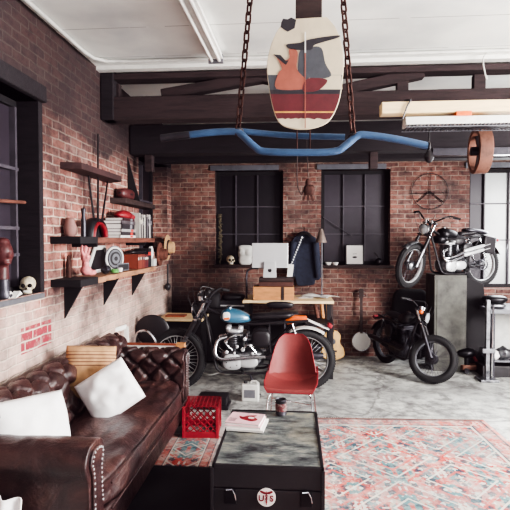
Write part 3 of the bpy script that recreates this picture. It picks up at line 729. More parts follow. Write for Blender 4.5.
MB().lathe([(.0, 0), (.022, 0), (.02, .1), (.012, .16), (0, .17)], seg=14).build('stand_rod', M['rust'], t, loc=(-.09, -.1, 0))
# round ornament and triangle plate
t = thing('triangle_plate', 'pale grey triangular plate leaning at the back of the lower shelf', 'plate', (XW+.015, 4.3, 1.315))
MB().prism([(-.33, 0), (.33, 0), (.1, .235), (-.12, .235)], (.012, 0, 0), (0, 0, 0), ((0, 1, 0), (0, 0, 1))).build('plate', M['offwhite'], t, smooth=False); 
MB().prism([(-.24, .03), (.22, .03), (.06, .2), (-.1, .2)], (.003, 0, 0), (.012, 0, 0), ((0, 1, 0), (0, 0, 1))).build('dark_panel', M['black'], t, smooth=False)
t = thing('round_clock_plate', 'round black and white ringed plate standing on the lower shelf', 'plate', (XW+.12, 4.38, 1.318), math.radians(-25))
for r, m, k in ((.115, 'gsteel', 0), (.107, 'offwhite', 1), (.09, 'black', 2), (.08, 'gsteel', 3), (.062, 'black', 4), (.045, 'gsteel', 5), (.02, 'black', 6)):
    MB().lathe([(0, 0), (r, 0), (r, .006), (0, .006)], (k*.003, 0, .115), 'X', 32).build('ring', M[m], t)
t = thing('number_plate', 'small dark number plate propped before the ringed plate', 'number plate', (XW+.17, 4.46, 1.318), math.radians(-20))
MB().bb((0, -.08, 0), (.006, .08, .07)).build('plate', M['gsteel'], t, smooth=False, bevel=.002); MB().bb((.006, -.07, .01), (.009, .07, .06)).build('face', M['black'], t, smooth=False)
tag(MB().lathe([(0, 0), (.035, 0), (.04, .015), (.03, .03), (0, .032)], seg=20).build('green_dish', M['green'], loc=(XW+.18, 4.22, 1.318)), 'small green round dish on the lower shelf edge', 'dish')
tag(MB().ell((0, 0, .035), (.04, .05, .035), fn=lambda p: p*(1+.25*noise.noise(p*2))).build('metal_lump', M['dsteel'], loc=(XW+.15, 4.1, 1.318)), 'dark knobbly metal piece beside the green dish', 'ornament')
tag(MB().lathe([(0, 0), (.02, 0), (.026, .03), (.02, .035), (0, .036)], seg=14).build('small_cup', M['paper'], loc=(XW+.185, 4.34, 1.318)), 'tiny white cup at the shelf edge below the ringed plate', 'cup')
y = 4.84
for i in range(9):
    c = [(128, 62, 48), (118, 54, 44), (136, 70, 54), (112, 50, 44), (126, 60, 48), (116, 52, 46), (96, 40, 44), (90, 36, 42), (104, 46, 50)][i]
    book('book', .15, [.15, .148, .152, .15, .149, .15, .14, .145, .142][i]*.95, .036, c, '%s hardback, %s from the left on the lower shelf' % ('orange-brown' if i < 6 else 'maroon', ['first', 'second', 'third', 'fourth', 'fifth', 'sixth', 'seventh', 'eighth', 'ninth'][i]), (XS-.03, y+.018, 1.3125), (0, 0, 0), 'red-brown hardbacks on the lower shelf'); y += .038
for i in range(3):
    book('book', .15, .2, .035, (32, 28, 32), 'tall %s book at the far end of the lower shelf' % ['black', 'dark middle', 'outermost dark'][i], (XS-.03, y+.02, 1.3125), (0, 0, 0), 'tall dark books on the lower shelf'); y += .038
t = thing('white_disc_box', 'white round disc on a pale box at the far shelf end', 'box', (XW+.15, 5.42, 1.313))
MB().bb((-.05, -.05, 0), (.05, .05, .08)).build('box', M['offwhite'], t, smooth=False, bevel=.003); MB().lathe([(0, -.01), (.07, -.01), (.07, .01), (0, .01)], (0, 0, .15), 'X').build('disc', M['white'], t)
tag(MB().ell((0, 0, 0), (.07, .2, .018), n=3).build('leather_bag_flap', M['black'], loc=(XW+.12, 4.98, 1.48)), 'flat black case lying on top of the red-brown hardbacks', 'case')

# hats on the wall
t = thing('straw_hat', 'tan straw hats hanging on a hook in the corner', 'hat', (XW+.03, 6.55, 1.5))
tilt = (0, PI/2-.1, .5)
MB().lathe([(0, .09), (.07, .085), (.09, .0), (.17, -.008), (.17, .0), (.09, .008), (0, .0)], (0.02, 0, 0), 'X', 28).build('brim_and_crown', M['straw'], t)
MB().torus((.035, 0, 0), .092, .012, 'X').build('hat_band', M['darkwood'], t)
tag(MB().lathe([(0, .09), (.065, .085), (.085, .0), (.15, -.008), (.15, .0), (.085, .008), (0, .0)], (0, 0, 0), 'X', 28).build('brown_hat', M['shelfwood'], loc=(XW+.03, 6.25, 1.42)), 'darker brown hat hung lower beside the straw hat', 'hat')
tag(MB().cyl((0, 0, 0), (0, 0, .3), .012).ell((0, 0, 0), (.04, .04, .05)).build('hanging_whisk', M['black'], loc=(XW+.06, 6.5, .98)), 'small black tool hanging below the hats', 'tool')

# --------------------------------------------------------------- left window sill
def skull(name, loc, rz, k, label):
    t = thing(name, label, 'skull', loc, rz)
    def sh(p):
        q = p.copy(); q.y *= 1.12
        if p.y < 0 and p.z < 0: q.x *= .8
        return q
    mb = MB().ell((0, 0, .095*k), (.07*k, .085*k, .068*k), fn=sh).ell((0, -.055*k, .05*k), (.045*k, .035*k, .045*k)).ell((-.05*k, -.06*k, .068*k), (.02*k,)*3).ell((.05*k, -.06*k, .068*k), (.02*k,)*3)
    o = mb.build('cranium', M['bone'], t); r = o.modifiers.new('r', 'REMESH'); r.mode = 'VOXEL'; r.voxel_size = .006*k; r.use_smooth_shade = True
    dk = pm('skull_socket', (24, 18, 18), .9)
    for s in (-1, 1): MB().ell((s*.028*k, -.084*k, .082*k), (.02*k, .018*k, .02*k)).build('eye_socket', dk, t)
    MB().prism([(-.012*k, 0), (.012*k, 0), (0, .026*k)], (0, .02*k, 0), (0, -.098*k, .044*k)).build('nose_hole', dk, t)
    MB().ell((0, -.05*k, .018*k), (.04*k, .04*k, .018*k), n=3).build('jaw', M['bone'], t)
    mb = MB()
    for i in range(8):
        a = (i-3.5)*.18; mb.box((math.sin(a)*.045*k, -.05*k-math.cos(a)*.038*k, .027*k), (.007*k, .006*k, .018*k))
    mb.build('teeth', M['paper'], t, smooth=False)
    return t
skull('human_skull', (XW-.07, P(28, 280, X=XW-.07).y, 1.236), math.radians(20), .72, 'bone coloured skull on the left window sill')
t = thing('clay_bust', 'dark red clay head bust standing at the left window', 'bust', (XW-.065, P(2, 250, X=XW-.065).y, 1.236), math.radians(60))
mb = MB().ell((0, 0, .28), (.06, .075, .09)).ell((0, -.06, .27), (.012, .025, .02)).ell((0, -.055, .225), (.03, .02, .012)).ell((0, -.05, .24), (.028, .02, .012)).ell((0, -.05, .3), (.045, .02, .012)).ell((-.06, 0, .275), (.012, .02, .03)).ell((.06, 0, .275), (.012, .02, .03)).ell((0, 0, .35), (.045, .05, .03)).cyl((0, .01, .12), (0, 0, .22), .045, .035)
o = mb.build('head', M['skin_dark'], t); r = o.modifiers.new('r', 'REMESH'); r.mode = 'VOXEL'; r.voxel_size = .006; r.use_smooth_shade = True
MB().lathe([(.055, 0), (.06, .02), (.045, .06), (.04, .12), (.0, .13)], seg=20).build('pedestal', M['dsteel'], t)
t = thing('crumpled_paper', 'crumpled white paper lying by the skull on the sill', 'paper', (XW-.02, 2.98, 1.24))
MB().prism([(-.05, 0), (.05, 0), (.035, .035), (0, .02), (-.03, .045)], (.01, 0, 0), (0, 0, 0), ((0, 1, 0), (0, 0, 1))).prism([(-.04, 0), (.04, .02), (.02, .04)], (.04, .01, 0), (0, 0, 0), ((0, 1, 0), (0, 0, 1))).build('sheet', M['paper'], t, smooth=False)
p1, p2 = V((XW-.1, 2.4, 1.82)), V((XW-.1, 3.36, 1.86))
tag(MB().tube([(0, 0, 0), p2-p1], .012, 8).build('wooden_pole', M['shelfwood'], loc=p1), 'brown pole resting slantwise across the left window', 'pole')

# --------------------------------------------------------------- sofa
SX, SY, SL = -1.70, 2.12, 2.2
t = thing('chesterfield_sofa', 'deep buttoned brown leather chesterfield sofa along the brick wall', 'sofa', (SX, SY, 0)); t.scale = (.93, 1, .935)
def tufted(prof, u0, u1, tr, nu, nv, pitch=.2, amp=.03, flip=False, top=None):
    pts = crom([V((a, b, 0)) for a, b in prof], 8); n = len(pts)
    S = [0]
    for i in range(1, n): S.append(S[-1]+(pts[i]-pts[i-1]).length)
    tot = S[-1]
    def at(s):
        for i in range(1, n):
            if S[i] >= s: break
        f = (s-S[i-1])/max(1e-6, S[i]-S[i-1]); p = pts[i-1].lerp(pts[i], min(1, max(0, f))); d = (pts[i]-pts[i-1]).normalized()
        return p, V((d.y, -d.x, 0))
    def fn(u, v):
        uu = u0+(u1-u0)*u; s = tot*v; p, nn = at(s)
        d = 0
        if s < tr:
            a = uu/pitch+s/(pitch*1.1); b = uu/pitch-s/(pitch*1.1)
            e = math.exp(-(math.sin(PI*a))**2/.09)+math.exp(-(math.sin(PI*b))**2/.09)
            fade = min(1, (tr-s)/.05); d = -amp*e*fade+amp*.6*fade
        d += .006*noise.noise(V((uu*5, s*5, 1.3)))+.004*noise.noise(V((uu*16, s*7, 4)))
        p = p+nn*(-d if flip else d)
        return uu, p.x, p.y
    return fn, at, tot
back_prof = [(.30, .34), (.25, .5), (.22, .64), (.24, .73), (.21, .80), (.13, .83), (.05, .80), (.02, .73), (.04, .66), (.03, .4), (.03, .08)]
arm_prof = [(.22, .36), (.2, .48), (.2, .57), (.23, .63), (.21, .685), (.13, .71), (.05, .69), (.01, .62), (.03, .56), (.05, .5), (.05, .3), (.05, .08)]
fn, at_, tot = tufted(back_prof, .06, SL-.06, .72, 170, 90, flip=False)
mb = MB(); mb.grid(lambda u, v: (lambda r: V((r[1], r[0], r[2])))(fn(u, v)), 170, 90); mb.build('backrest', M['leather'], t, angle=180)
fx1 = .82
fn, at_, tot = tufted(arm_prof, .05, fx1, .62, 80, 70, flip=False)
mb = MB(); mb.grid(lambda u, v: (lambda r: V((r[0], SL-r[1], r[2])))(fn(u, v)), 80, 70); mb.build('armrest', M['leather'], t, angle=180)
fn2, _, _ = tufted(arm_prof, .05, fx1, .2, 80, 70, flip=False)
mb = MB(); mb.grid(lambda u, v: (lambda r: V((r[0], r[1], r[2])))(fn2(u, v)), 80, 70); mb.build('armrest', M['leather'], t, angle=180)
for sgn in (0, 1):
    pp = [(p.x, p.y) for p in crom([V((a, b, 0)) for a, b in arm_prof], 6)]
    cxx, czz = .12, .45
    f = (lambda a: a) if sgn == 0 else (lambda a: SL-a)
    body = pp+[(.22, .08)]
    MB().prism([(f(a), b) for a, b in body], (.03, 0, 0), (fx1-.02, 0, 0), ((0, 1, 0), (0, 0, 1))).build('arm_front_facing', M['leather'], t, smooth=True, bevel=.006)
    ins = [(.12+(a-.12)*.68, (.62+(b-.62)*.7) if b > .5 else b) for a, b in body]
    pan = MB().prism([(f(a), b) for a, b in ins], (.014, 0, 0), (fx1+.01, 0, 0), ((0, 1, 0), (0, 0, 1))).build('arm_front_panel', M['leather'], t, bevel=.004)
    nails = MB(); path = crom([V((fx1+.026, f(.12+(a-.12)*.56), (.62+(b-.62)*.58) if b > .5 else b)) for a, b in arm_prof], 10); acc = 0
    prev = path[0]
    for p in path:
        acc += (p-prev).length; prev = p
        if acc > .02: nails.ell(p, (.004, .006, .006), seg=6, rings=4); acc = 0
    nails.build('nail_trim', M['alubright'], pan)
# buttons in the valleys of the backrest and far arm
btn = None
def put_button(p):
    global btn
    if btn is None: btn = MB().ell((0, 0, 0), (.012, .012, .012), seg=10, rings=6).build('button', M['leather'], t, loc=p)
    else:
        o = btn.copy(); C.objects.link(o); o.parent = t; o.location = p
PT = .2
fn, at_, tot = tufted(back_prof, .06, SL-.06, .72, 1, 1, flip=False)
for i in range(-2, 30):
    for j in range(0, 9):
        uu = i*PT/2; s_ = j*PT*1.1/2
        if (i+j) % 2 == 0 and .1 < uu < SL-.1 and .12 < s_ < .66:
            p, nn = at_(s_); pz = p-nn*.036; put_button((pz.x, uu, pz.y))
fn, at_, tot = tufted(arm_prof, .05, fx1, .62, 1, 1, flip=False)
for i in range(0, 12):
    for j in range(0, 8):
        uu = i*PT/2; s_ = j*PT*1.1/2
        if (i+j) % 2 == 0 and .2 < uu < fx1-.05 and .1 < s_ < .55:
            p, nn = at_(s_); pz = p-nn*.036; put_button((uu, SL-pz.x, pz.y))
def softbox(mb, c, size, n=7, res=26, nz=.01, sag=0, seed=0, nfreq=4):
    c = V(c); hx, hy, hz = [s/2 for s in size]
    def fn(axis, sg):
        def g(u, v):
            a, b = u*2-1, v*2-1
            p = V((0, 0, 0)); p[axis] = sg; p[(axis+1) % 3] = a; p[(axis+2) % 3] = b
            p = V([math.copysign(abs(q)**.85, q) for q in p])
            l = sum(abs(q)**n for q in p)**(1/n); p = p/l
            w = V((p.x*hx, p.y*hy, p.z*hz)); 
            d = nz*(noise.noise(w*nfreq+V((seed, 0, 0)))+.5*noise.noise(V((w.x*16, w.y*5, w.z*9))+V((seed, 3, 0))))
            w += V((p.x*.5, p.y*.5, p.z)).normalized()*d
            if sag and p.z > 0: w.z -= sag*(1-p.x*p.x)*(1-p.y**4)*-1
            return c+w
        return g
    for ax in range(3):
        for sg in (-1, 1): mb.grid(fn(ax, sg), res, res*2 if ax != 1 else res)
    bmesh.ops.remove_doubles(mb.bm, verts=mb.bm.verts, dist=.0008)
mb = MB(); softbox(mb, (.54, SL/2, .365), (.64, SL-.40, .2), n=6, res=50, nz=.03, sag=.03, seed=3, nfreq=5)
cu = mb.build('seat_cushion', M['leather'], t, angle=180)
mb = MB()
for zz in (.435, .30): mb.tube([(.865, .24, zz), (.873, .6, zz+.006), (.87, 1.1, zz+.004), (.873, 1.6, zz+.006), (.865, SL-.24, zz)], .006, 6, smooth=5)
mb.build('piping', M['leather'], cu)
mb = MB(); softbox(mb, (.45, SL/2, .185), (.76, SL-.3, .19), n=12, res=14, nz=.006); mb.build('seat_base', M['leather'], t, angle=180)
for x, y in ((.08, .1), (.76, .12), (.08, SL-.1), (.76, SL-.12)):
    MB().lathe([(.022, 0), (.035, .03), (.03, .06), (.04, .1), (0, .1)], (x, y, 0), seg=16).build('foot', M['darkwood'], t)

def pillow(name, label, loc, size, rot, mat, seed=0):
    mb = MB(); w, h, T = size
    def f(sg):
        def g(u, v):
            a, b = u*2-1, v*2-1
            pin = 1-.06*(abs(a)**2*(1-abs(b)**4)) ; pin2 = 1-.06*(abs(b)**2*(1-abs(a)**4))
            k = max(0, (1-abs(a)**2.6)*(1-abs(b)**2.6))**.5
            z = sg*T/2*k*(1+.25*noise.noise(V((a*1.8+seed, b*1.8, sg))))
            z += .007*noise.noise(V((a*3, b*3+seed, 2)))*k
            return V((a*w/2*pin2, z, b*h/2*pin))
        return g
    mb.grid(f(1), 36, 36); mb.grid(f(-1), 36, 36); bmesh.ops.remove_doubles(mb.bm, verts=mb.bm.verts, dist=.0005)
    o = mb.build(name, mat, angle=180); o.location = loc; o.rotation_euler = rot
    return tag(o, label, 'cushion')
stripem = stripe_mat('striped_tan_cloth', (186, 146, 106), (104, 70, 56), 2, .024, .3)
pillow('throw_pillow', 'plain white throw pillow leaning in the middle of the sofa', (-1.22, 3.2, .595), (.35, .32, .17), (math.radians(-26), math.radians(-30), math.radians(26)), M['cotton'], 1)
pillow('throw_pillow', 'white throw pillow at the near end against the sofa arm', (-1.38, 2.52, .58), (.42, .38, .17), (math.radians(-20), math.radians(4), math.radians(62)), M['cotton'], 5)
pillow('throw_pillow', 'tan striped cushion tucked behind the middle white pillow', (-1.42, 3.36, .68), (.34, .36, .17), (math.radians(-14), math.radians(6), math.radians(30)), stripem, 9)
# white cloth over something at bottom left
t = thing('white_blanket', 'white cloth draped at the near foot of the sofa', 'blanket', (-1.33, 1.95, 0)); t.scale = (.75, 1, .93)
mb = MB(); mb.grid(lambda u, v: V(((u-.5)*.44+.02*math.sin(v*9), -.06+.03*math.sin(u*22)*(1-v*.3)-.05*(1-v), .0+v*.56-.03*u)) + V((0, v*v*.12, 0)), 60, 20)
mb.build('cloth_fold', M['cotton'], t, solid=.008, angle=180)
mb = MB(); softbox(mb, (0, .06, .26), (.4, .14, .5), n=5, res=16, nz=.01); mb.build('cloth_body', M['offwhite'], t, angle=180)

# --------------------------------------------------------------- trunk
TX0, TX1, TY0, TY1, TZ = P(211.5, 467, Z=.45).x, P(323.5, 467, Z=.45).x, P(267, 467, Z=.45).y, P(274, 411, Z=.45).y, .45
tc_ = V(((TX0+TX1)/2, (TY0+TY1)/2, 0)); W_, D_ = TX1-TX0, TY1-TY0
t = thing('steamer_trunk', 'large black scuffed trunk with metal edges used as coffee table', 'trunk', tc_)
MB().bb((-W_/2+.004, -D_/2+.004, 0), (W_/2-.004, D_/2-.004, .33)).build('trunk_body', M['trunkside'], t, smooth=False, bevel=.004)
lid = MB().bb((-W_/2, -D_/2, .335), (W_/2, D_/2, .444)).build('lid', M['trunkside'], t, smooth=False, bevel=.005)
m, nt, b = nt_new('scuffed_lid_surface')
tcn = N(nt, 'ShaderNodeTexCoord'); n1 = N(nt, 'ShaderNodeTexNoise', i_Scale=5.0, i_Detail=10.0, i_Roughness=.7); n2 = N(nt, 'ShaderNodeTexNoise', i_Scale=2.2, i_Detail=5.0)
mp = N(nt, 'ShaderNodeMapping'); mp.inputs['Scale'].default_value = (1, 2.4, 1); nt.links.new(tcn.outputs['Object'], mp.inputs[0]); nt.links.new(mp.outputs[0], n1.inputs[0]); nt.links.new(tcn.outputs['Object'], n2.inputs[0])
c = ramp(nt, n1.outputs[0], [(.36, lin((34, 34, 38))), (.47, lin((84, 88, 88))), (.57, lin((122, 124, 118))), (.68, lin((158, 146, 120)))])
c = mix(nt, ramp(nt, n2.outputs[0], [(.5, (0, 0, 0, 1)), (.68, (.6, .6, .6, 1))]), c, lin((120, 106, 78)))
nt.links.new(c, b.inputs['Base Color']); b.inputs['Roughness'].default_value = .55
bp = N(nt, 'ShaderNodeBump', i_Strength=.3, i_Distance=.01); nt.links.new(n1.outputs[0], bp.inputs['Height']); nt.links.new(bp.outputs[0], b.inputs['Normal'])
MB().bb((-W_/2+.012, -D_/2+.012, .443), (W_/2-.012, D_/2-.012, .449)).build('lid_surface', m, lid, smooth=False)
mb = MB()
for s in (-1, 1):
    mb.bb((s*W_/2-.012*(s > 0)-.002, -D_/2-.002, .436), (s*W_/2+.012*(s < 0)+.002, D_/2+.002, .455))
    mb.bb((-W_/2, s*D_/2-.012*(s > 0)-.002, .436), (W_/2, s*D_/2+.012*(s < 0)+.002, .455))
    for r in (-1, 1): mb.bb((s*W_/2-.01, r*D_/2-.01, .0), (s*W_/2+.006, r*D_/2+.006, .44))
mb.build('edge_trim', M['black'], lid, smooth=False, bevel=.002)
for x in (-.19, .195):
    o = MB().bb((x-.03, -D_/2-.008, .255), (x+.03, -D_/2, .33)).build('latch', M['blackm'], t, smooth=False, bevel=.002)
    mb = MB().cyl((x-.02, -D_/2-.018, .333), (x+.01, -D_/2-.014, .335), .005, seg=8).tube([(x+.01, -D_/2-.012, .335), (x+.025, -D_/2-.016, .31), (x+.03, -D_/2-.012, .28)], .0035, 6); mb.build('latch_lever', M['chrome'], o)
# round emblem
ez = P(267, 497, Y=TY0).z; ex = P(266.5, 497, Y=TY0).x-tc_.x
em = MB().lathe([(0, -.002), (.047, -.002), (.047, .002), (0, .002)], (ex, -D_/2-.003, ez), 'Y', 40).build('round_emblem', M['paper'], t)
rd = pm('emblem_maroon', (120, 30, 40), .5)
yy = -D_/2-.0062
text_mesh('emblem_letter', 'U', .042, rd, em, (ex-.026, yy, ez-.006), (PI/2, 0, 0)); text_mesh('emblem_letter', 'S', .042, rd, em, (ex+.026, yy, ez-.006), (PI/2, 0, 0))
mb = MB().bb((ex-.002, yy-.001, ez-.038), (ex+.002, yy+.002, ez+.032))
for s in (-1, 1):
    mb.prism([(0, .026), (s*.03, .036), (s*.034, .028), (s*.024, .022), (s*.016, .018), (0, .016)], (0, .003, 0), (ex, yy, ez))
    mb.tube([V((ex+s*.009*math.sin(k*.9)*(1-k/14), yy, ez+.014-k*.0042)) for k in range(12)], .0018, 5)
mb.build('caduceus', rd, em)
# tin can and magazines on the trunk
z0 = .456
c = P(281, 414, Z=z0); t = thing('tin_can', 'small dull tin can at the far edge of the trunk', 'can', (c.x, c.y-.0, z0))
MB().lathe([(0, .0), (.036, 0), (.038, .004), (.036, .01), (.036, .09), (.038, .096), (.035, .1), (.032, .094), (0, .09)], seg=24).build('can_body', M['dsteel'], t)
MB().lathe([(.0368, .025), (.0368, .075)], seg=24).build('can_label', pm('can_label', (96, 44, 46), .6, col2=(150, 148, 140), var=.3, scale=40), t)
c = P(246, 425, Z=z0)
for i, (dx, dy, rr, w, h, cl, lab) in enumerate(((.012, -.01, -.10, .235, .30, 'paper', 'bottom magazine of the pile, white edge showing to the right'), (.0, .0, -.12, .215, .27, 'pagepink', 'middle pink-edged magazine of the pile on the trunk'), (-.004, .004, -.15, .21, .26, 'pagepink', 'top pink magazine with dark red figure on the trunk'))):
    t = thing('magazine', lab, 'magazine', (c.x+dx, c.y+dy, z0+.014*i), rr, group='magazines piled on the trunk')
    w, h = .225-.008*i, .2-.01*i
    MB().bb((-w/2, -h/2, .0), (w/2, h/2, .0115)).build('pages', M['paper'], t, smooth=False)
    MB().bb((-w/2-.002, -h/2-.002, .0115), (w/2+.002, h/2+.002, .0135)).build('cover', M[cl], t, smooth=False)
    if i == 2:
        MB().prism(sm([(.0, -.03), (.05, -.045), (.08, -.01), (.05, .03), (.06, .06), (.01, .05), (-.02, .02), (-.045, .03), (-.03, -.01)]), (0, 0, .001), (0, 0, .0134), ((1, 0, 0), (0, 1, 0))).build('cover_figure', M['red2'], t, smooth=False)
        MB().prism(sm([(.02, .0), (.05, .0), (.05, .02), (.02, .02)]), (0, 0, .001), (0, 0, .0142), ((1, 0, 0), (0, 1, 0))).build('cover_highlight', M['paper'], t, smooth=False)
        mb = MB()
        for k in range(3): mb.bb((-.095, -.06+k*.02, .0134), (-.05, -.055+k*.02, .0142))
        mb.build('cover_lines', M['dsteel'], t, smooth=False)

# --------------------------------------------------------------- milk crate
c0 = P(204, 437, Z=0); t = thing('milk_crate', 'red plastic milk crate with lattice sides beside the sofa', 'crate', (c0.x-.03, c0.y+.09, 0.01), math.radians(4))
h, w = .25, .135
mb = MB()
for zz in (.0, .115, h-.05):
    hh = .05 if zz > .2 or zz == 0 else .012
    for s in (-1, 1):
        mb.bb((-w, s*w-.008, zz), (w, s*w+.008, zz+hh)).bb((s*w-.008, -w, zz), (s*w+.008, w, zz+hh)) if hh > .02 else None
for sx in (-1, 1):
    for sy in (-1, 1): mb.bb((sx*w-.012, sy*w-.012, 0), (sx*w+.012, sy*w+.012, h))
mb.build('frame', M['red'], t, smooth=False, bevel=.002)
for k, nm in enumerate('abcd'):
    mb = MB(); mb.T = Matrix.Rotation(k*PI/2, 4, 'Z')
    n = 5; zl, zh = .05, h-.05
    for i in range(-3, n+1):
        for s in (1, -1):
            x0 = -w+i*2*w/n; x1_ = x0+(zh-zl)*1.0; a, b_ = x0, x1_; za, zb_ = zl, zh
            if a < -w: za += (-w-a); a = -w
            if b_ > w: zb_ -= (b_-w); b_ = w
            if b_-a > .01: mb.bar((a*s, -w, za), (b_*s, -w, zb_), .008, .009)
    mb.build('lattice_side', M['red'], t, smooth=False)
mb = MB()
for i in range(9): mb.bb((-w+.01+i*.033, -w, h-.004), (-w+.018+i*.033, w, h+.003)); mb.bb((-w, -w+.01+i*.033, h-.003), (w, -w+.018+i*.033, h+.002))
mb.build('top_grid', M['red'], t, smooth=False)

# --------------------------------------------------------------- rugs
def rug(name, c, w, l, rz, label, mat):
    t = thing(name, label, 'rug', (c[0], c[1], .0), rz)
    mb = MB(); mb.grid(lambda u, v: V(((u-.5)*w, (v-.5)*l, .009+.003*noise.noise(V((u*6, v*6, w))))), 60, 60)
    bm = mb.bm; L = bm.loops.layers.uv.new('UVMap')
    for f in bm.faces:
        for lp in f.loops: lp[L].uv = (lp.vert.co.x, lp.vert.co.y)
    mb.build('pile', mat, t, solid=.006)
    for s in (-1, 1):
        mb = MB()
        for i in range(int(w/.02)): x = -w/2+.01+i*.02; mb.bar((x, s*l/2, .006), (x+random.uniform(-.01, .01), s*(l/2+.035), .004), .004, .004)
        mb.build('fringe', M['offwhite'], t, smooth=False)
    return t
RW, RLn = 2.05, 3.0
cr = P(483, 421, Z=0); rzr = math.radians(2.5)
u = V((math.cos(rzr), math.sin(rzr), 0)); v_ = V((-math.sin(rzr), math.cos(rzr), 0))
cen = cr-u*RW/2-v_*(RLn/2)
rug('persian_rug', cen, RW, RLn, rzr, 'large faded red and teal oriental rug on the concrete floor', rug_mat('faded_oriental_weave', RW, RLn, 1.0))
p_ = P(196, 436, Z=0)
rug('small_rug', (p_.x+.0, p_.y-.285, 0), .40, .56, math.radians(0), 'small dark red oriental rug between sofa and trunk', rug_mat('dark_oriental_weave', .42, .9, .75))

tag(MB().bb((-.36, -.75, 0), (.36, .72, .008)).build('floor_tone', M['matteblack'], loc=(-.71, 2.72, 0), smooth=False), 'black sheet painting the shadow on the floor between sofa and trunk', 'mat')  # black sheet standing in for the floor shadow
# --------------------------------------------------------------- shell chair
t = thing('shell_chair', 'coral red moulded shell chair on chrome wire legs', 'chair', (-.025, 4.08, 0), math.radians(-4))
def shell(u, v):
    # v: 0 front lip -> 1 top of back ; u across
    a = (u*2-1)
    keys = [(0, -.235, .415, .19, .0), (.08, -.225, .437, .215, .012), (.25, -.12, .43, .235, .03), (.45, .06, .425, .235, .06), (.58, .15, .47, .225, .085), (.7, .185, .56, .205, .085), (.85, .215, .69, .17, .05), (.95, .235, .755, .135, .025), (1, .245, .785, .085, .008)]
    for i in range(1, len(keys)):
        if v <= keys[i][0]+1e-9: break
    k0, k1 = keys[i-1], keys[i]; f = (v-k0[0])/(k1[0]-k0[0]); y, z, hw, rs = [k0[j]+(k1[j]-k0[j])*f for j in (1, 2, 3, 4)]
    bend = abs(a)**2.4
    if v < .55: return V((a*hw*.9, y, z+rs*bend*1.1))
    return V((a*hw*.9, y-rs*bend*1.2, z+.0*bend))
mb = MB(); mb.grid(shell, 28, 36); o = mb.build('shell_seat', M['salmon'], t, solid=.007, sub=1, angle=180)
mb = MB(); n = 40
rim = [shell(i/16, 0) for i in range(17)]+[shell(1, i/24) for i in range(1, 25)]+[shell(1-i/16, 1) for i in range(1, 17)]+[shell(0, 1-i/24) for i in range(1, 24)]
mb.tube(rim, .0055, 6, closed=True); mb.build('edge_beading', M['red2'], t)
for sx in (-1, 1):
    for sy in (-1, 1):
        MB().tube([(sx*.1, sy*.06-.02, .41), (sx*.14, sy*.13-.02, .4), (sx*.17, sy*.17-.02, .36), (sx*.205, sy*.21-.02, .012), (sx*.205, sy*.21-.02, 0)], .0065, 8).build('leg', M['chrome'], t)
mb = MB().tube([(-.18, -.18, .3), (.18, -.18, .3)], .004, 6).tube([(-.18, .14, .3), (.18, .14, .3)], .004, 6).tube([(-.18, -.18, .31), (.18, .14, .25)], .004, 6).tube([(.18, -.18, .31), (-.18, .14, .25)], .004, 6).tube([(-.14, -.16, .4), (.14, -.16, .4), (.14, .12, .4), (-.14, .12, .4)], .006, 6, closed=True)
mb.build('wire_bracing', M['chrome'], t)

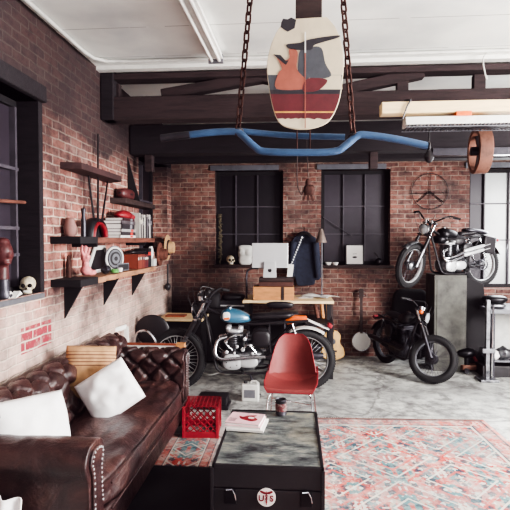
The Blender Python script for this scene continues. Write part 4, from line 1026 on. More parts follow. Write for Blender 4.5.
# --------------------------------------------------------------- motorcycles
def moto(name, label, loc, rz, wb=1.36, R=.325, tr=.05, tank='tankblue', steer=0, style='classic', lean=0, tankl=.34, dark=False, front_fender=False, bar_h=.1, rim='alubright', sc=1.0):
    wb /= sc; R /= sc; tr /= sc
    root = thing(name, label, 'motorcycle', loc, rot=(lean, 0, rz)); root.scale = (sc,)*3
    F, Rr = wb/2, -wb/2
    hx, hz = F-.30, R+.56           # steering head
    met = M['dsteel'] if style == 'plain' else M['alu']; cov = M['dsteel'] if style == 'plain' else M['alubright']; fr = M['black']
    SM = Matrix.Identity(4)
    if steer:
        ax = V((hx-F, 0, hz-R)).normalized()
        SM = Matrix.Translation(V((hx, 0, hz))) @ Matrix.Rotation(steer, 4, ax) @ Matrix.Translation(-V((hx, 0, hz)))
    def wheel(x, T, nm, rr):
        mb = MB(); mb.T = T
        n = 12; prof = [(rr-tr*.95+tr*.95*math.cos(2*PI*k/n), tr*.92*math.sin(2*PI*k/n)) for k in range(n)]
        mb.lathe(prof, (x, 0, R), 'Y', 56, closed=True)
        for k in range(72):   # tread blocks
            a = 2*PI*k/72
            for s in (-1, 0, 1):
                a2 = a+(.5*2*PI/72 if s == 0 else 0); q = rr-.002-abs(s)*.010
                mb.box((x+math.cos(a2)*q, s*tr*.5, R+math.sin(a2)*q), (.012, tr*.4, rr*.055), (0, -a2, 0))
        w = mb.build(nm, M['rubber'], root, angle=30)
        rw = rr-tr*1.75
        mb = MB(); mb.T = T; mb.lathe([(rw+.012, -tr*.6), (rw, -tr*.55), (rw-.008, -.01), (rw-.008, .01), (rw, tr*.55), (rw+.012, tr*.6), (rw+.004, tr*.45), (rw+.004, -tr*.45)], (x, 0, R), 'Y', 48, closed=True); mb.build('rim', M[rim], w)
        mb = MB(); mb.T = T
        for k in range(36):
            a = 2*PI*k/36; s = 1 if k % 2 else -1; da = .35*(1 if (k//2) % 2 else -1)
            mb.tube([(x+math.cos(a+da)*.045, s*.03, R+math.sin(a+da)*.045), (x+math.cos(a)*rw, s*.004, R+math.sin(a)*rw)], .0022, 4)
        mb.build('spokes', M['alubright'] if style == 'classic' else M['dsteel'], w)
        mb = MB(); mb.T = T; mb.lathe([(0, -.06), (.03, -.06), (.03, -.045), (.062, -.04), (.07, -.02), (.06, 0), (.07, .02), (.05, .045), (.03, .05), (.03, .06), (0, .06)], (x, 0, R), 'Y', 24); mb.build('hub', met, w)
        return w
    wheel(F, SM, 'front_wheel', R); wr = wheel(Rr, Matrix.Identity(4), 'rear_wheel', R)
    mb = MB(); mb.lathe([(.085, .048), (.085, .056), (.07, .056), (.07, .048)], (Rr, 0, R), 'Y', 28, closed=True); mb.build('sprocket', M['dsteel'], wr)
    # fork
    dx, dz = (hx-F), (hz-R)
    def fk(t, y, off=0): return (F+dx*t+off, y, R+dz*t)
    for s in (-1, 1):
        mb = MB(); mb.T = SM; mb.tube([fk(0, s*.085), fk(.45, s*.085)], .024, 12).tube([fk(.0, s*.085, 0), fk(.05, s*.085, .0)], .03, 10); fl = mb.build('fork_leg', met, root)
        mb = MB(); mb.T = SM; mb.tube([fk(.45, s*.085), fk(1.12, s*.085)], .016, 12); mb.build('fork_stanchion', M['chrome'], fl)
        mb = MB(); mb.T = SM; mb.tube([fk(.45, s*.085), fk(.5, s*.085), fk(.74, s*.085)], .025, 12); mb.build('fork_gaiter', M['black'], fl)
    mb = MB(); mb.T = SM; mb.bar(fk(1.1, -.11, .01), fk(1.1, .11, .01), .05, .022).bar(fk(.8, -.11, .01), fk(.8, .11, .01), .05, .025); mb.tube([fk(.78, 0, -.02), fk(1.13, 0, -.02)], .022, 10); mb.build('triple_clamp', M['dsteel'], root, bevel=.003)
    bz = hz+.08
    mb = MB(); mb.T = SM; bxx = hx-.03
    pts = [(bxx-.13, -.37, bz+bar_h-.01), (bxx-.06, -.25, bz+bar_h+.01), (bxx, -.12, bz+.03), (bxx+.0, -.05, bz), (bxx, .05, bz), (bxx, .12, bz+.03), (bxx-.06, .25, bz+bar_h+.01), (bxx-.13, .37, bz+bar_h-.01)]
    mb.tube(pts, .0115, 8, smooth=4); hb = mb.build('handlebar', M['black'] if dark else M['chrome'], root)
    for s in (-1, 1):
        mb = MB(); mb.T = SM; mb.tube([(bxx-.085, s*.29, bz+bar_h+.003), (bxx-.135, s*.38, bz+bar_h-.012)], .017, 10); mb.build('grip', M['rubber'], hb)
        mb = MB(); mb.T = SM; mb.tube([(bxx-.05, s*.26, bz+bar_h), (bxx-.0, s*.29, bz+bar_h-.01), (bxx-.05, s*.39, bz+bar_h-.02)], .005, 6, smooth=3); mb.build('brake_lever', M['chrome'], hb)
    # headlight
    mb = MB(); mb.T = SM; mb.lathe([(0, -.11), (.035, -.1), (.065, -.06), (.078, 0), (.08, .012), (.07, .02), (0, .026)], (hx+.1, 0, hz-.03), 'X', 24); hl = mb.build('headlight', M['black'], root)
    mb = MB(); mb.T = SM; mb.lathe([(.0, .036), (.04, .032), (.07, .022), (.07, .01), (0, .01)], (hx+.1, 0, hz-.03), 'X', 24); mb.build('headlight_lens', pm('headlamp_glass', (190, 194, 198), .12, .4, .1), hl)
    mb = MB(); mb.T = SM; mb.torus((hx+.115, 0, hz-.03), .078, .007, 'X', 28, 8); mb.build('headlight_ring', M['chrome'], hl)
    mb = MB(); mb.T = SM
    for s in (-1, 1): mb.lathe([(0, -.03), (.03, -.025), (.034, .02), (0, .024)], (hx+.02, s*.045, bz+.01), 'Z', 16)
    mb.build('gauges', M['chrome'], root)
    if style == 'plain':
        for s in (-1, 1):
            mb = MB(); mb.T = SM; mb.ell((hx+.06, s*.15, hz+.02), (.03, .032, .032)); mb.build('indicator', M['orange'], root)
    # frame
    mb = MB(); r = .0145
    for s in (-1, 1):
        mb.tube([(hx+.01, 0, hz-.06), (hx-.03, s*.04, hz-.16), (hx-.12, s*.1, R+.0), (hx-.17, s*.11, R-.1), (hx-.3, s*.11, R-.12), (-.25, s*.11, R-.12), (-.32, s*.1, R-.02), (-.3, s*.09, R+.36)], r, 8, smooth=3)
        mb.tube([(hx, 0, hz+.0), (.05, s*.03, R+.40), (-.12, s*.09, R+.39), (-.4, s*.1, R+.41), (Rr-.03, s*.1, R+.43)], r, 8, smooth=3)
        mb.tube([(-.3, s*.11, R-.03), (Rr, s*.085, R)], .016, 8)
        mb.tube([(-.28, s*.1, R+.12), (Rr+.08, s*.1, R+.42)], .01, 8)
    mb.build('frame', fr, root)
    for s in (-1, 1):
        a, b_ = V((Rr+.02, s*.12, R+.04)), V((Rr+.14, s*.12, R+.40)); mb = MB().tube([a, b_], .012, 8); sh = mb.build('shock_absorber', M['chrome'], root)
        mb = MB(); d = b_-a; hel = []
        for k in range(90):
            f = .18+.72*k/90; th = k*.7; hel.append(a+d*f+V((math.cos(th)*.024, math.sin(th)*.024, 0)))
        mb.tube(hel, .0045, 5); mb.build('coil_spring', M['black'] if dark else M['chrome'], sh)
    # tank
    x0, x1 = hx-.17-tankl, hx-.17
    def tk(u, v):
        a = 2*PI*v; x = x0+(x1-x0)*u; e = max(0, 1-abs(2*u-1)**(3.2 if u > .5 else 2.4))**.5
        hwid = .125*e*(.62+.4*u); top = .125*e*(.5+.62*u-.12*u*u); bot = .052*e
        cz = R+.435+.012*u
        y = math.copysign(abs(math.cos(a))**.8, math.cos(a))*hwid; sn = math.sin(a)
        return V((x, y, cz+(sn**.85*top if sn > 0 else -abs(sn)**.7*bot)))
    mb = MB(); mb.grid(tk, 24, 28, cv=True); mb.bm.verts.ensure_lookup_table(); bmesh.ops.remove_doubles(mb.bm, verts=mb.bm.verts, dist=.0006); tkk = mb.build('fuel_tank', M[tank], root, angle=180)
    MB().lathe([(.03, 0), (.034, .012), (.025, .02), (0, .022)], (x0+(x1-x0)*.72, 0, R+.552), seg=16).build('filler_cap', M['chrome'], tkk)
    if style == 'classic':
        for s in (-1, 1):
            o = MB().ell((x1-.075, s*.11, R+.475), (.04, .018, .045), n=3).build('badge_panel', M['paper'], tkk)
            MB().ell((x1-.08, s*.122, R+.455), (.032, .006, .016), n=3).build('badge_stripe', M['orange'], o)
    # seat
    mb = MB(); sx0, sx1 = Rr+.12, x0+.03
    def st(u, v):
        a = 2*PI*v; x = sx0+(sx1-sx0)*u; e = max(0, 1-abs(2*u-1)**6)**.5
        return V((x, math.cos(a)*.105*e*(1-.25*u), R+.455+.03*(1-u)+math.copysign(abs(math.sin(a))**.7, math.sin(a))*.038*e))
    mb.grid(st, 24, 18, cv=True); se = mb.build('seat', M['black'], root, angle=180)
    # fenders
    def fender(cx, a0, a1, T, mat, nm, rr, w=.065):
        mb = MB(); mb.T = T
        mb.grid(lambda u, v: V((cx+math.cos(a0+(a1-a0)*u)*(rr-.02*abs(2*v-1)**2), (v-.5)*2*w, R+math.sin(a0+(a1-a0)*u)*(rr-.02*abs(2*v-1)**2))), 24, 8)
        return mb.build(nm, mat, root, solid=.003, angle=180)
    fender(Rr, math.radians(60 if style == 'classic' else 35), math.radians(125 if style == 'classic' else 155), Matrix.Identity(4), M['offwhite'] if style == 'classic' else M['blackm'], 'rear_mudguard', R+.035)
    if style == 'classic': MB().tube([(Rr+.2, 0, R+.40), (Rr+.1, 0, R+.435), (Rr-.02, 0, R+.44)], [.03, .045, .03], 12).build('tail_cowl', M['orange'], root)
    if front_fender: fender(F, math.radians(50), math.radians(150), SM, M['alu'], 'front_mudguard', R+.035, .05)
    MB().box((Rr-.26, 0, R+.37), (.05, .12, .04), (0, -.5, 0)).build('tail_light', M['red'], root, bevel=.008)
    MB().bar((Rr-.02, 0, R+.43), (Rr-.25, 0, R+.33), .1, .012).build('tail_plate', M['paper'] if style == 'classic' else M['blackm'], root)
    # engine
    ex_ = .0+ (hx-.36)
    eng = MB().ell((ex_-.02, 0, R+.0), (.2, .13, .12), n=3.4).ell((ex_-.15, 0, R+.02), (.13, .12, .1), n=3).build('crankcase', met, root)
    for s in (-1, 1):
        MB().ell((ex_+.05, s*.125, R-.005), (.1, .025, .085), n=2.6).build('engine_cover', cov, eng)
        MB().ell((ex_-.11, s*.12, R+.0), (.11, .025, .065), n=2.6).build('gearbox_cover', cov, eng)
        mb = MB()
        for k in range(5): mb.cyl((ex_+.05+.06*math.cos(k*1.26), s*.145, R-.005+.05*math.sin(k*1.26)), (ex_+.05+.06*math.cos(k*1.26), s*.153, R-.005+.05*math.sin(k*1.26)), .006, seg=6)
        mb.build('cover_screws', M['dsteel'], eng)
    cyl = MB()
    tilt = -.08
    for k in range(9):
        z = R+.115+k*.023; w = .085 if k < 6 else .1
        for s in (-1, 1): cyl.ell((ex_+.04+tilt*k*.05, s*.07, z), (w, .062, .0055), n=4, seg=16, rings=4)
    cyl.cyl((ex_+.04, .06, R+.08), (ex_+.04, .06, R+.3), .05).cyl((ex_+.04, -.06, R+.08), (ex_+.04, -.06, R+.3), .05)
    cyl.build('cylinder_fins', met, root)
    MB().ell((ex_+.035, 0, R+.315), (.09, .12, .02), n=3.5).ell((ex_-.03, 0, R+.345), (.03, .1, .025), n=3).ell((ex_+.1, 0, R+.345), (.03, .1, .025), n=3).build('rocker_cover', cov, root)
    mb = MB()
    for s in (-1, 1): mb.cyl((ex_-.06, s*.06, R+.22), (ex_-.16, s*.06, R+.22), .026, .03).cyl((ex_-.1, s*.06, R+.16), (ex_-.1, s*.06, R+.29), .024)
    mb.build('carburettor', met, root)
    for s in (-1, 1):
        MB().ell((ex_-.25, s*.11, R+.24), (.1, .03, .09), n=3).build('side_cover', M['black'], root)
    # exhaust
    for s in (-1, 1):
        if style == 'scrambler' :
            if s < 0: continue
            for k in (0, 1):
                mb = MB().tube([(ex_+.1, .05+.04*k, R+.24), (ex_+.19, .1, R+.2-.04*k), (ex_+.18, .155, R+.08+.03*k), (ex_+.05, .17, R+.08+.05*k), (ex_-.2, .175, R+.16+.055*k), (Rr+.15, .175, R+.22+.055*k)], .021, 10, smooth=5); mb.build('exhaust_pipe', M['chrome'], root)
                MB().tube([(ex_-.12, .18, R+.15+.06*k), (ex_-.15, .18, R+.155+.06*k), (Rr+.02, .18, R+.25+.06*k), (Rr-.0, .18, R+.26+.06*k)], [.02, .026, .026, .018], 12).build('silencer', M['alubright'], root)
        else:
            mb = MB().tube([(ex_+.1, s*.07, R+.25), (ex_+.2, s*.1, R+.22), (ex_+.23, s*.14, R+.12), (ex_+.2, s*.155, R+.05), (ex_+.1, s*.16, R+.03), (ex_-.2, s*.165, R+.06), (Rr+.1, s*.17, R+.08)], .02, 12, smooth=6); ep = mb.build('exhaust_pipe', M['dsteel'] if style == 'plain' else M['chrome'], root)
            MB().tube([(ex_-.3, s*.17, R+.06), (ex_-.36, s*.172, R+.065), (Rr-.12, s*.185, R+.085), (Rr-.18, s*.185, R+.09)], [.022, .038, .042, .025], 14).build('silencer', M['dsteel'], ep)
    for s in (-1, 1): MB().tube([(ex_-.05, s*.1, R-.1), (ex_-.08, s*.26, R-.09)], .012, 8).build('foot_peg', M['rubber'], root)
    if loc[2] < .2: MB().tube([(-.1, .1, R-.12), (-.18, .2, .02-lean*0), (-.22, .21, .005)], .011, 8).build('kickstand', M['dsteel'], root)
    # cables and chain
    mb = MB(); mb.T = SM
    for s in (-1, 1):
        mb.tube([(bxx-.02, s*.25, bz+bar_h), (bxx+.12, s*.14, bz+bar_h+.02), (bxx+.08, s*.06, hz-.05), (hx-.05, s*.04, hz-.15)], .004, 5, smooth=5)
        mb.tube([(bxx-.04, s*.27, bz+bar_h), (bxx+.16, s*.17, bz+.05), (bxx+.06, s*.09, hz-.15)], .004, 5, smooth=5)
    mb.build('control_cables', M['black'], root)
    mb = MB()
    for zt_ in (.055, -.055): mb.tube([(ex_-.25, .1, R+zt_*.5), (Rr, .075, R+zt_*1.5)], .007, 6)
    mb.build('drive_chain', M['dsteel'], root)
    if style == 'scrambler':
        MB().ell((x0+.02, 0, R+.36), (.13, .1, .09), n=3).build('battery_box', M['black'], root)
        MB().ell((hx-.2, 0, R+.38), (.1, .11, .06), n=3).build('coil_cover', M['blackm'], root)
        mb = MB(); mb.box((Rr+.02, .17, R+.3), (.22, .07, .26), (0, -.15, 0)); mb.build('saddlebag', M['black'], root, bevel=.02)
        MB().ell((Rr+.12, 0, R+.5), (.22, .1, .035), n=3, rot=(0, -.12, 0)).build('rolled_cover', M['dsteel'], root)
    if style == 'classic':
        for s in (-1, 1):
            for (qx, qz, qr) in ((.11, .1, .02), (-.06, .13, .022), (.0, .16, .016), (.12, .21, .018), (-.08, .24, .02), (-.14, .17, .018), (.03, .09, .014), (-.16, .09, .016)):
                MB().lathe([(0, -.012), (qr, -.012), (qr, .006), (qr*.6, .012), (0, .014)], (ex_+qx, s*.135, R+qz), 'Y', 12).build('bolt_cap', M['alubright'], root)
            mb = MB(); mb.tube([(ex_+.05, s*.13, R+.12), (ex_+.12, s*.15, R+.2), (ex_+.05, s*.14, R+.27), (ex_-.06, s*.12, R+.28)], .009, 6, smooth=4).tube([(ex_-.05, s*.14, R+.12), (ex_-.12, s*.15, R+.18), (ex_-.2, s*.14, R+.1)], .007, 6, smooth=4)
            mb.build('oil_line', M['chrome'], root)
    return root
# main bike, side on, facing left
yb = 5.3
f1 = P(178, 362, Y=yb+.02); r1 = P(305, 364, Y=yb-.02)
moto('motorcycle', 'large black motorcycle with blue fuel tank parked beside the sofa', ((f1.x+r1.x)/2, yb, 0), PI+math.radians(2), wb=(r1.x-f1.x), R=.325, tr=.047, steer=math.radians(-10), lean=math.radians(0), dark=True, tankl=.34)
# scrambler on the stand
Ys = 6.28
fs = P(409, 268, Y=Ys-.1); rs = P(484, 264, Y=Ys+.12)
c = (fs+rs)/2; dd = fs-rs; ang = math.atan2(-.42, dd.x)
wb = math.hypot(dd.x, .42); RS = .27
zz = rs.z-RS-.01
moto('motorcycle', 'old chrome-piped scrambler motorcycle displayed up on the metal cabinet', (c.x, Ys+.02, zz), ang, wb=wb, R=RS, tr=.04, steer=math.radians(22), style='scrambler', tank='blackm', tankl=.36, front_fender=True, bar_h=.1, dark=True, sc=.83)
# dark bike at floor by the banjo
Yd = 5.8
w3 = P(433, 357, Y=Yd-.1); ang3 = math.radians(-68); wb3 = .98; R3 = .268
cx = w3.x-math.cos(ang3)*wb3/2; cy = (Yd-.1)-math.sin(ang3)*wb3/2
moto('motorcycle', 'all-black motorcycle with orange indicator parked below the raised scrambler', (cx, cy, 0), ang3, wb=wb3, R=R3, tr=.045, steer=math.radians(40), tank='black', tankl=.32, dark=True, style='plain', front_fender=False, bar_h=.06, rim='gsteel', sc=.83)

# --------------------------------------------------------------- under and beside bikes
c = P(250, 402, Z=0); t = thing('oil_canister', 'white square canister on the floor under the blue-tank motorcycle', 'canister', (c.x, c.y, 0))
MB().bb((-.085, 0, 0), (.085, .13, .17)).build('body', M['offwhite'], t, smooth=False, bevel=.012); MB().lathe([(.02, 0), (.02, .02), (0, .022)], (-.05, .06, .17), seg=14).build('cap', M['black'], t); MB().tube([(.0, .06, .165), (.01, .06, .195), (.06, .06, .195), (.07, .06, .165)], .007, 6).build('handle', M['offwhite'], t)
MB().bb((-.06, -.002, .04), (.05, .002, .12)).build('worn_label', M['gsteel'], t, smooth=False)
c = P(213, 388, Z=0)
tag(MB().box((0, 0, .06), (.28, .2, .1)).box((0, 0, .02), (.32, .24, .03)).build('low_stand', M['black'], loc=(c.x+.1, 4.72, 0), bevel=.006, smooth=False), 'low black box stand on the floor before the front wheel', 'stand')
tag(MB().tube([(-.15, 0, .02), (-.06, -.05, .015), (.03, .03, .015), (.12, -.02, .015), (.2, .03, .02)], .009, 8, smooth=5).build('grey_hose', M['offwhite'], loc=P(216, 375, Z=0)), 'pale hose lying on the floor behind the black stand', 'hose')

# banjo, guitar
c = P(361, 341, Y=6.86); t = thing('banjo', 'banjo with round white head leaning on the brick wall', 'banjo', (c.x, 6.84, c.z-.13), rot=(math.radians(-4), 0, 0))
MB().lathe([(0, -.025), (.13, -.025), (.13, .02), (.12, .03), (0, .03)], (0, 0, .13), 'Y', 36).build('pot', M['redwood'], t)
MB().lathe([(0, -.031), (.118, -.031), (.118, -.026), (0, -.026)], (0, 0, .13), 'Y', 36).build('drum_head', M['paper'], t)
MB().torus((0, -.028, .13), .125, .007, 'Y').build('tension_hoop', M['chrome'], t)
MB().bb((-.018, -.04, .24), (.018, -.02, .72)).bb((-.03, -.036, .72), (.03, -.02, .84)).build('neck', M['darkwood'], t, smooth=False, bevel=.003)
mb = MB()
for s in (-1, 1):
    for k in range(2): mb.cyl((s*.03, -.03, .75+k*.05), (s*.05, -.03, .75+k*.05), .006, seg=6)
mb.build('tuning_pegs', M['chrome'], t)
c = P(333.5, 345, Y=6.6); t = thing('acoustic_guitar', 'yellow varnished guitar body standing beside the desk leg', 'guitar', (c.x, 6.6, .02), rot=(math.radians(-10), 0, .2))
pts = sm([(-.0, 0), (.14, .04), (.15, .14), (.1, .22), (.115, .31), (.06, .38), (-.06, .38), (-.115, .31), (-.1, .22), (-.15, .14), (-.14, .04)], 5)
MB().prism(pts, (0, .08, 0), (0, 0, 0)).build('body', M['yellow'], t, bevel=.005)
MB().lathe([(0, -.002), (.04, -.002), (.04, .002), (0, .002)], (0, -.002, .24), 'Y', 24).build('sound_hole', M['black'], t)
MB().bb((-.02, -.015, .36), (.02, .01, .78)).build('neck', M['darkwood'], t, smooth=False); MB().bb((-.05, -.012, .1), (.05, 0, .125)).build('bridge', M['darkwood'], t, smooth=False)

# cabinet under the scrambler + black panel
x0, x1 = P(435, 300, Y=6.2).x, P(466, 300, Y=6.2).x
t = thing('metal_cabinet', 'tall mottled grey-green metal cabinet carrying the raised motorcycle', 'cabinet', ((x0+x1)/2, 6.4, 0))
w = (x1-x0)/2+.01
MB().bb((-w, -.2, 0), (w, .2, zz+.155)).build('cabinet_body', M['cabinet'], t, smooth=False, bevel=.008)
MB().bb((-w+.03, -.206, .05), (w-.03, -.2, zz+.1)).build('door', M['cabinet'], t, smooth=False, bevel=.003)
x2 = P(483, 300, Y=6.2).x
t = thing('black_wall_panel', 'tall black leaning panel between the mottled cabinet and work bench', 'panel', (x1+.04, 6.3, 0))
MB().prism([(0, 0), (x2-x1+.12, 0), (x2-x1, zz+.04), (-.02, zz+.13)], (0, .18, 0), (0, 0, 0)).build('panel', M['matteblack'], t, smooth=False, bevel=.005)
# dark block added for the shadow on the wall behind the black bike
x0 = P(392, 330, Y=6.75).x; x1 = P(437, 330, Y=6.75).x
t = thing('shadow_block', 'dark block added for the shadow on the wall behind the black motorcycle', 'shadow block', ((x0+x1)/2-.03, 6.87, 0))
mb = MB(); softbox(mb, (0, 0, .47), (x1-x0-.1, .13, .94), n=5, res=16, nz=.02, nfreq=3); mb.build('cover', M['matteblack'], t, angle=180)  # body of the added shadow block, not a real cover

# bench vice pole, jack, right work bench
xb0 = P(489, 310, Y=6.0).x
t = thing('work_bench', 'steel-legged work bench with white top under the bright window', 'work bench', (xb0+.75, 6.25, 0))
zt1 = P(500, 309, Y=6.0).z
MB().bb((-.75, -.3, zt1-.05), (.75, .3, zt1)).build('bench_top', M['gsteel'], t, smooth=False, bevel=.004)
zt2 = P(500, 360, Y=6.0).z
MB().bb((-.72, -.28, zt2-.02), (.72, .28, zt2)).build('lower_shelf', M['gsteel'], t, smooth=False)
for sx in (-1, 1):
    for sy in (-1, 1): MB().bb((sx*.71-.02, sy*.26-.02, 0), (sx*.71+.02, sy*.26+.02, zt1-.05)).build('leg', M['dsteel'], t, smooth=False)
MB().bb((-.7, .2, zt2+.02), (.7, .22, zt1-.1)).build('back_panel', M['offwhite'], t, smooth=False)
c = P(487, 340, Y=5.85); t = thing('lift_post', 'upright bare steel jack post standing before the work bench', 'jack post', (P(488, 370, Y=5.85).x-.01, 5.85, 0))
zp = P(487, 300, Y=5.85).z
MB().bb((-.022, -.022, 0.02), (.022, .022, zp)).build('post', M['alu'], t, smooth=False, bevel=.004)
MB().bb((-.1, -.1, 0), (.1, .1, .025)).build('base', M['alu'], t, smooth=False, bevel=.003); MB().bb((-.07, -.05, .32), (.07, .05, .37)).build('collar', M['alu'], t, smooth=False, bevel=.003)
MB().tube([(.05, 0, .02), (.06, 0, zp-.05)], .012, 8).build('guide_rod', M['chrome'], t)
# vice/seat on the bench and helmet
t = thing('bench_vice', 'dark round grinder housing clamped at the bench corner', 'tool', (xb0+.02, 6.1, zt1+.001))
MB().ell((0.08, 0, .1), (.14, .1, .05), n=2.6).build('housing', M['blackm'], t); MB().ell((.08, -.0, .03), (.12, .09, .03), n=3).build('base', M['alu'], t)
t = thing('white_helmet', 'white open helmet on the bench by the bright window', 'helmet', (xb0+.45, 6.1, zt1+.001))
MB().ell((0, 0, .1), (.11, .13, .11), fn=lambda p: V((p.x, p.y, max(p.z, -.85)))).build('shell', M['white'], t); MB().ell((0, -.09, .08), (.075, .06, .04)).build('opening', M['black'], t)
for i, (px, m, s) in enumerate(((494, 'paper', .07), (503, 'alu', .09), (514, 'paper', .08))):
    x = P(px, 350, Y=6.05).x
    tag(MB().ell((0, 0, s*.8), (s, s, s*.85), fn=lambda p: p*(1+.22*noise.noise(p*2+V((i, 0, 0))))).build('rag_bundle', M[m], loc=(x, 6.05, zt2-.002)), ['crumpled white rag bundle at the left of the lower bench shelf', 'grey crumpled bundle in the middle of the lower bench shelf', 'white rag bundle farthest right on the lower bench shelf'][i], 'rags')
tag(MB().bb((-.3, -.12, .001), (.3, .12, .13)).build('storage_box', M['black'], loc=(P(505, 370, Y=6.1).x, 6.1, .0), smooth=False, bevel=.006), 'low black box on the floor under the work bench', 'box')
# trolley jack
c = P(472, 371, Z=0); t = thing('trolley_jack', 'red and black trolley jack on the floor by the front wheel', 'jack', (c.x, c.y-.02, 0), .2)
MB().bb((-.16, -.06, .03), (.12, .06, .09)).build('chassis', M['beltwood'], t, smooth=False, bevel=.01)
MB().tube([(-.02, 0, .22), (.06, -.02, .1), (.1, -.03, .03)], .018, 8).build('handle', M['red2'], t)
MB().ell((-.08, 0, .23), (.13, .08, .06)).cyl((-.08, 0, .08), (-.08, 0, .2), .04).build('saddle', M['blackm'], t)
mb = MB()
for sx in (-.12, .1):
    for s in (-1, 1): mb.cyl((sx, s*.06, .03), (sx, s*.085, .03), .03)
mb.build('wheels', M['dsteel'], t)
tag(MB().tube([(-.1, 0, .01), (-.08, 0, .2), (0, 0, .32), (.08, 0, .24), (.1, 0, .02)], .008, 6, smooth=5).build('air_hose', M['black'], loc=(c.x-.15, c.y+.35, 0)), 'black hose loop standing before the mottled cabinet', 'hose')

# --------------------------------------------------------------- wall decorations
c = P(429.5, 191.5, Y=YB); t = thing('peace_sign', 'thin wire peace symbol ring hung on the brick wall', 'wall sign', (c.x, YB-.025, c.z))
R_ = .24
MB().torus((0, 0, 0), R_, .0045, 'Y', 40, 6).build('ring', M['blackm'], t)
MB().cyl((0, 0, -R_), (0, 0, R_), .004, seg=6).cyl((0, 0, 0), (-R_*.707, 0, -R_*.6), .006, seg=6).cyl((0, 0, 0), (R_*.707, 0, -R_*.6), .006, seg=6).cyl((-.26, 0, -.03), (.25, 0, -.02), .004, seg=6).build('bars', M['blackm'], t)
# things on the back wall sills
zsA = WA[2]+.001
c = P(230, 262, Y=YB); skull('human_skull', (c.x, YB+.035, zsA), .35, .8, 'small white skull on the left rear window sill')
t = thing('plaster_torso', 'white plaster torso cast on the left rear window sill', 'sculpture', (P(245, 260, Y=YB).x, YB+.04, zsA), 0)
mb = MB().ell((0, 0, .06), (.095, .05, .07), n=3).ell((-.045, -.02, .17), (.055, .05, .055)).ell((.045, -.02, .17), (.055, .05, .055)).ell((0, 0, .16), (.1, .05, .1), n=3).ell((0, 0, .24), (.1, .04, .035), n=3)
o = mb.build('torso', M['offwhite'], t); r = o.modifiers.new('r', 'REMESH'); r.mode = 'VOXEL'; r.voxel_size = .01; r.use_smooth_shade = True
mb = MB(); x = P(217.5, 240, Y=YB).x
for i in range(26):
    z = zsA+.05+i*.026; mb.ell((.01*math.sin(i*2), 0, z-zsA), (.035, .012, .016), (random.random()*3, random.random()*3, 0), seg=6, rings=4)
mb.tube([(0, 0, 0), (.02, 0, .3), (-.01, 0, .7)], .005, 5, smooth=4)
tag(mb.build('dried_vine', M['fabric_leaf'], loc=(x+.03, YB+.05, zsA)), 'dried leafy vine in the left edge of the rear window', 'plant')
# picture frame on middle sill
c = P(355, 256, Y=YB); t = thing('picture_frame', 'black framed white picture with small dark mark on the sill', 'picture frame', (c.x, YB+.02, WB[2]+.002), rot=(math.radians(-5), 0, 0))
w_, h_ = .125, .285
MB().bb((-w_, 0, 0), (-w_+.015, .02, h_)).bb((w_-.015, 0, 0), (w_, .02, h_)).bb((-w_, 0, 0), (w_, .02, .015)).bb((-w_, 0, h_-.015), (w_, .02, h_)).build('frame', M['black'], t, smooth=False)
pc = MB().bb((-w_+.014, .006, .014), (w_-.014, .012, h_-.014)).build('print', M['paper'], t, smooth=False)
MB().prism(sm([(-.035, .0), (0, .012), (.035, .002), (.015, -.014), (-.015, -.014)]), (0, .002, 0), (0, .004, .11)).bb((-.025, .004, .15), (.0, .006, .155)).bb((.005, .004, .153), (.03, .006, .158)).build('printed_mark', M['black'], pc, smooth=False)
for i, px in enumerate((326, 333)):
    tag(MB().lathe([(0, 0), (.03, 0), (.045, .03), (.045, .04), (.038, .035), (0, .01)], seg=18).build('white_bowl', M['paper'], loc=(P(px, 265, Y=YB).x+.03, YB+.0, WB[2]+.001)), ['small white bowl at the left end of the middle sill', 'second small white bowl, right of its twin'][i], 'bowl')
tag(MB().ell((0, 0, .05), (.05, .04, .05)).tube([(0, 0, .08), (-.03, 0, .15), (-.06, 0, .17)], .008, 6).build('dark_ornament', M['blackm'], loc=(P(379, 260, Y=YB).x, YB+.03, WB[2])), 'dark little ornament at the right end of the middle sill', 'ornament')
# diagonal rod in middle window
a = P(323, 217, Y=YB+.1)-V((0, 0, 0)); b = P(352, 236, Y=YB+.1)
tag(MB().tube([(0, 0, 0), b-a], .006, 6).build('window_stay', M['mull'], loc=a), 'thin diagonal metal stay across the middle rear window', 'rod')

# --------------------------------------------------------------- desk area on the back wall
DY = 6.38; zd = P(315, 301, Y=DY-.3).z
t = thing('desk', 'pale-topped desk with dark legs against the rear brick wall', 'desk', (P(290, 300, Y=DY).x, DY, 0))
xl, xr = P(245, 300, Y=DY).x-P(290, 300, Y=DY).x, P(334, 300, Y=DY-.3).x-P(290, 300, Y=DY).x
MB().bb((xl, -.3, zd-.035), (xr, .35, zd)).build('desk_top', M['palewood'], t, smooth=False, bevel=.004)
for x in (xl+.05, xr-.06):
    for y in (-.26, .3): MB().bb((x-.025, y-.025, 0), (x+.025, y+.025, zd-.035)).build('leg', M['black'], t, smooth=False)
z2 = P(315, 322, Y=DY-.3).z
MB().bb((xl, -.27, z2-.05), (xr, .3, z2)).build('lower_shelf', M['black'], t, smooth=False)
MB().bb((xl+.03, .1, .05), (xr-.3, .3, z2-.05)).build('under_desk_dark', M['matteblack'], t, smooth=False)  # black box added to darken the space under the desk
x_ = P(331, 360, Y=DY-.32).x-P(290, 300, Y=DY).x
t = thing('dark_stool', 'dark square stool frame standing at the right of the desk', 'stool', (P(322, 360, Y=5.9).x, 5.9, 0))
zz_ = P(322, 323, Y=5.8).z
MB().bb((-.2, -.15, zz_-.04), (.12, .15, zz_)).build('seat', M['black'], t, smooth=False, bevel=.004)
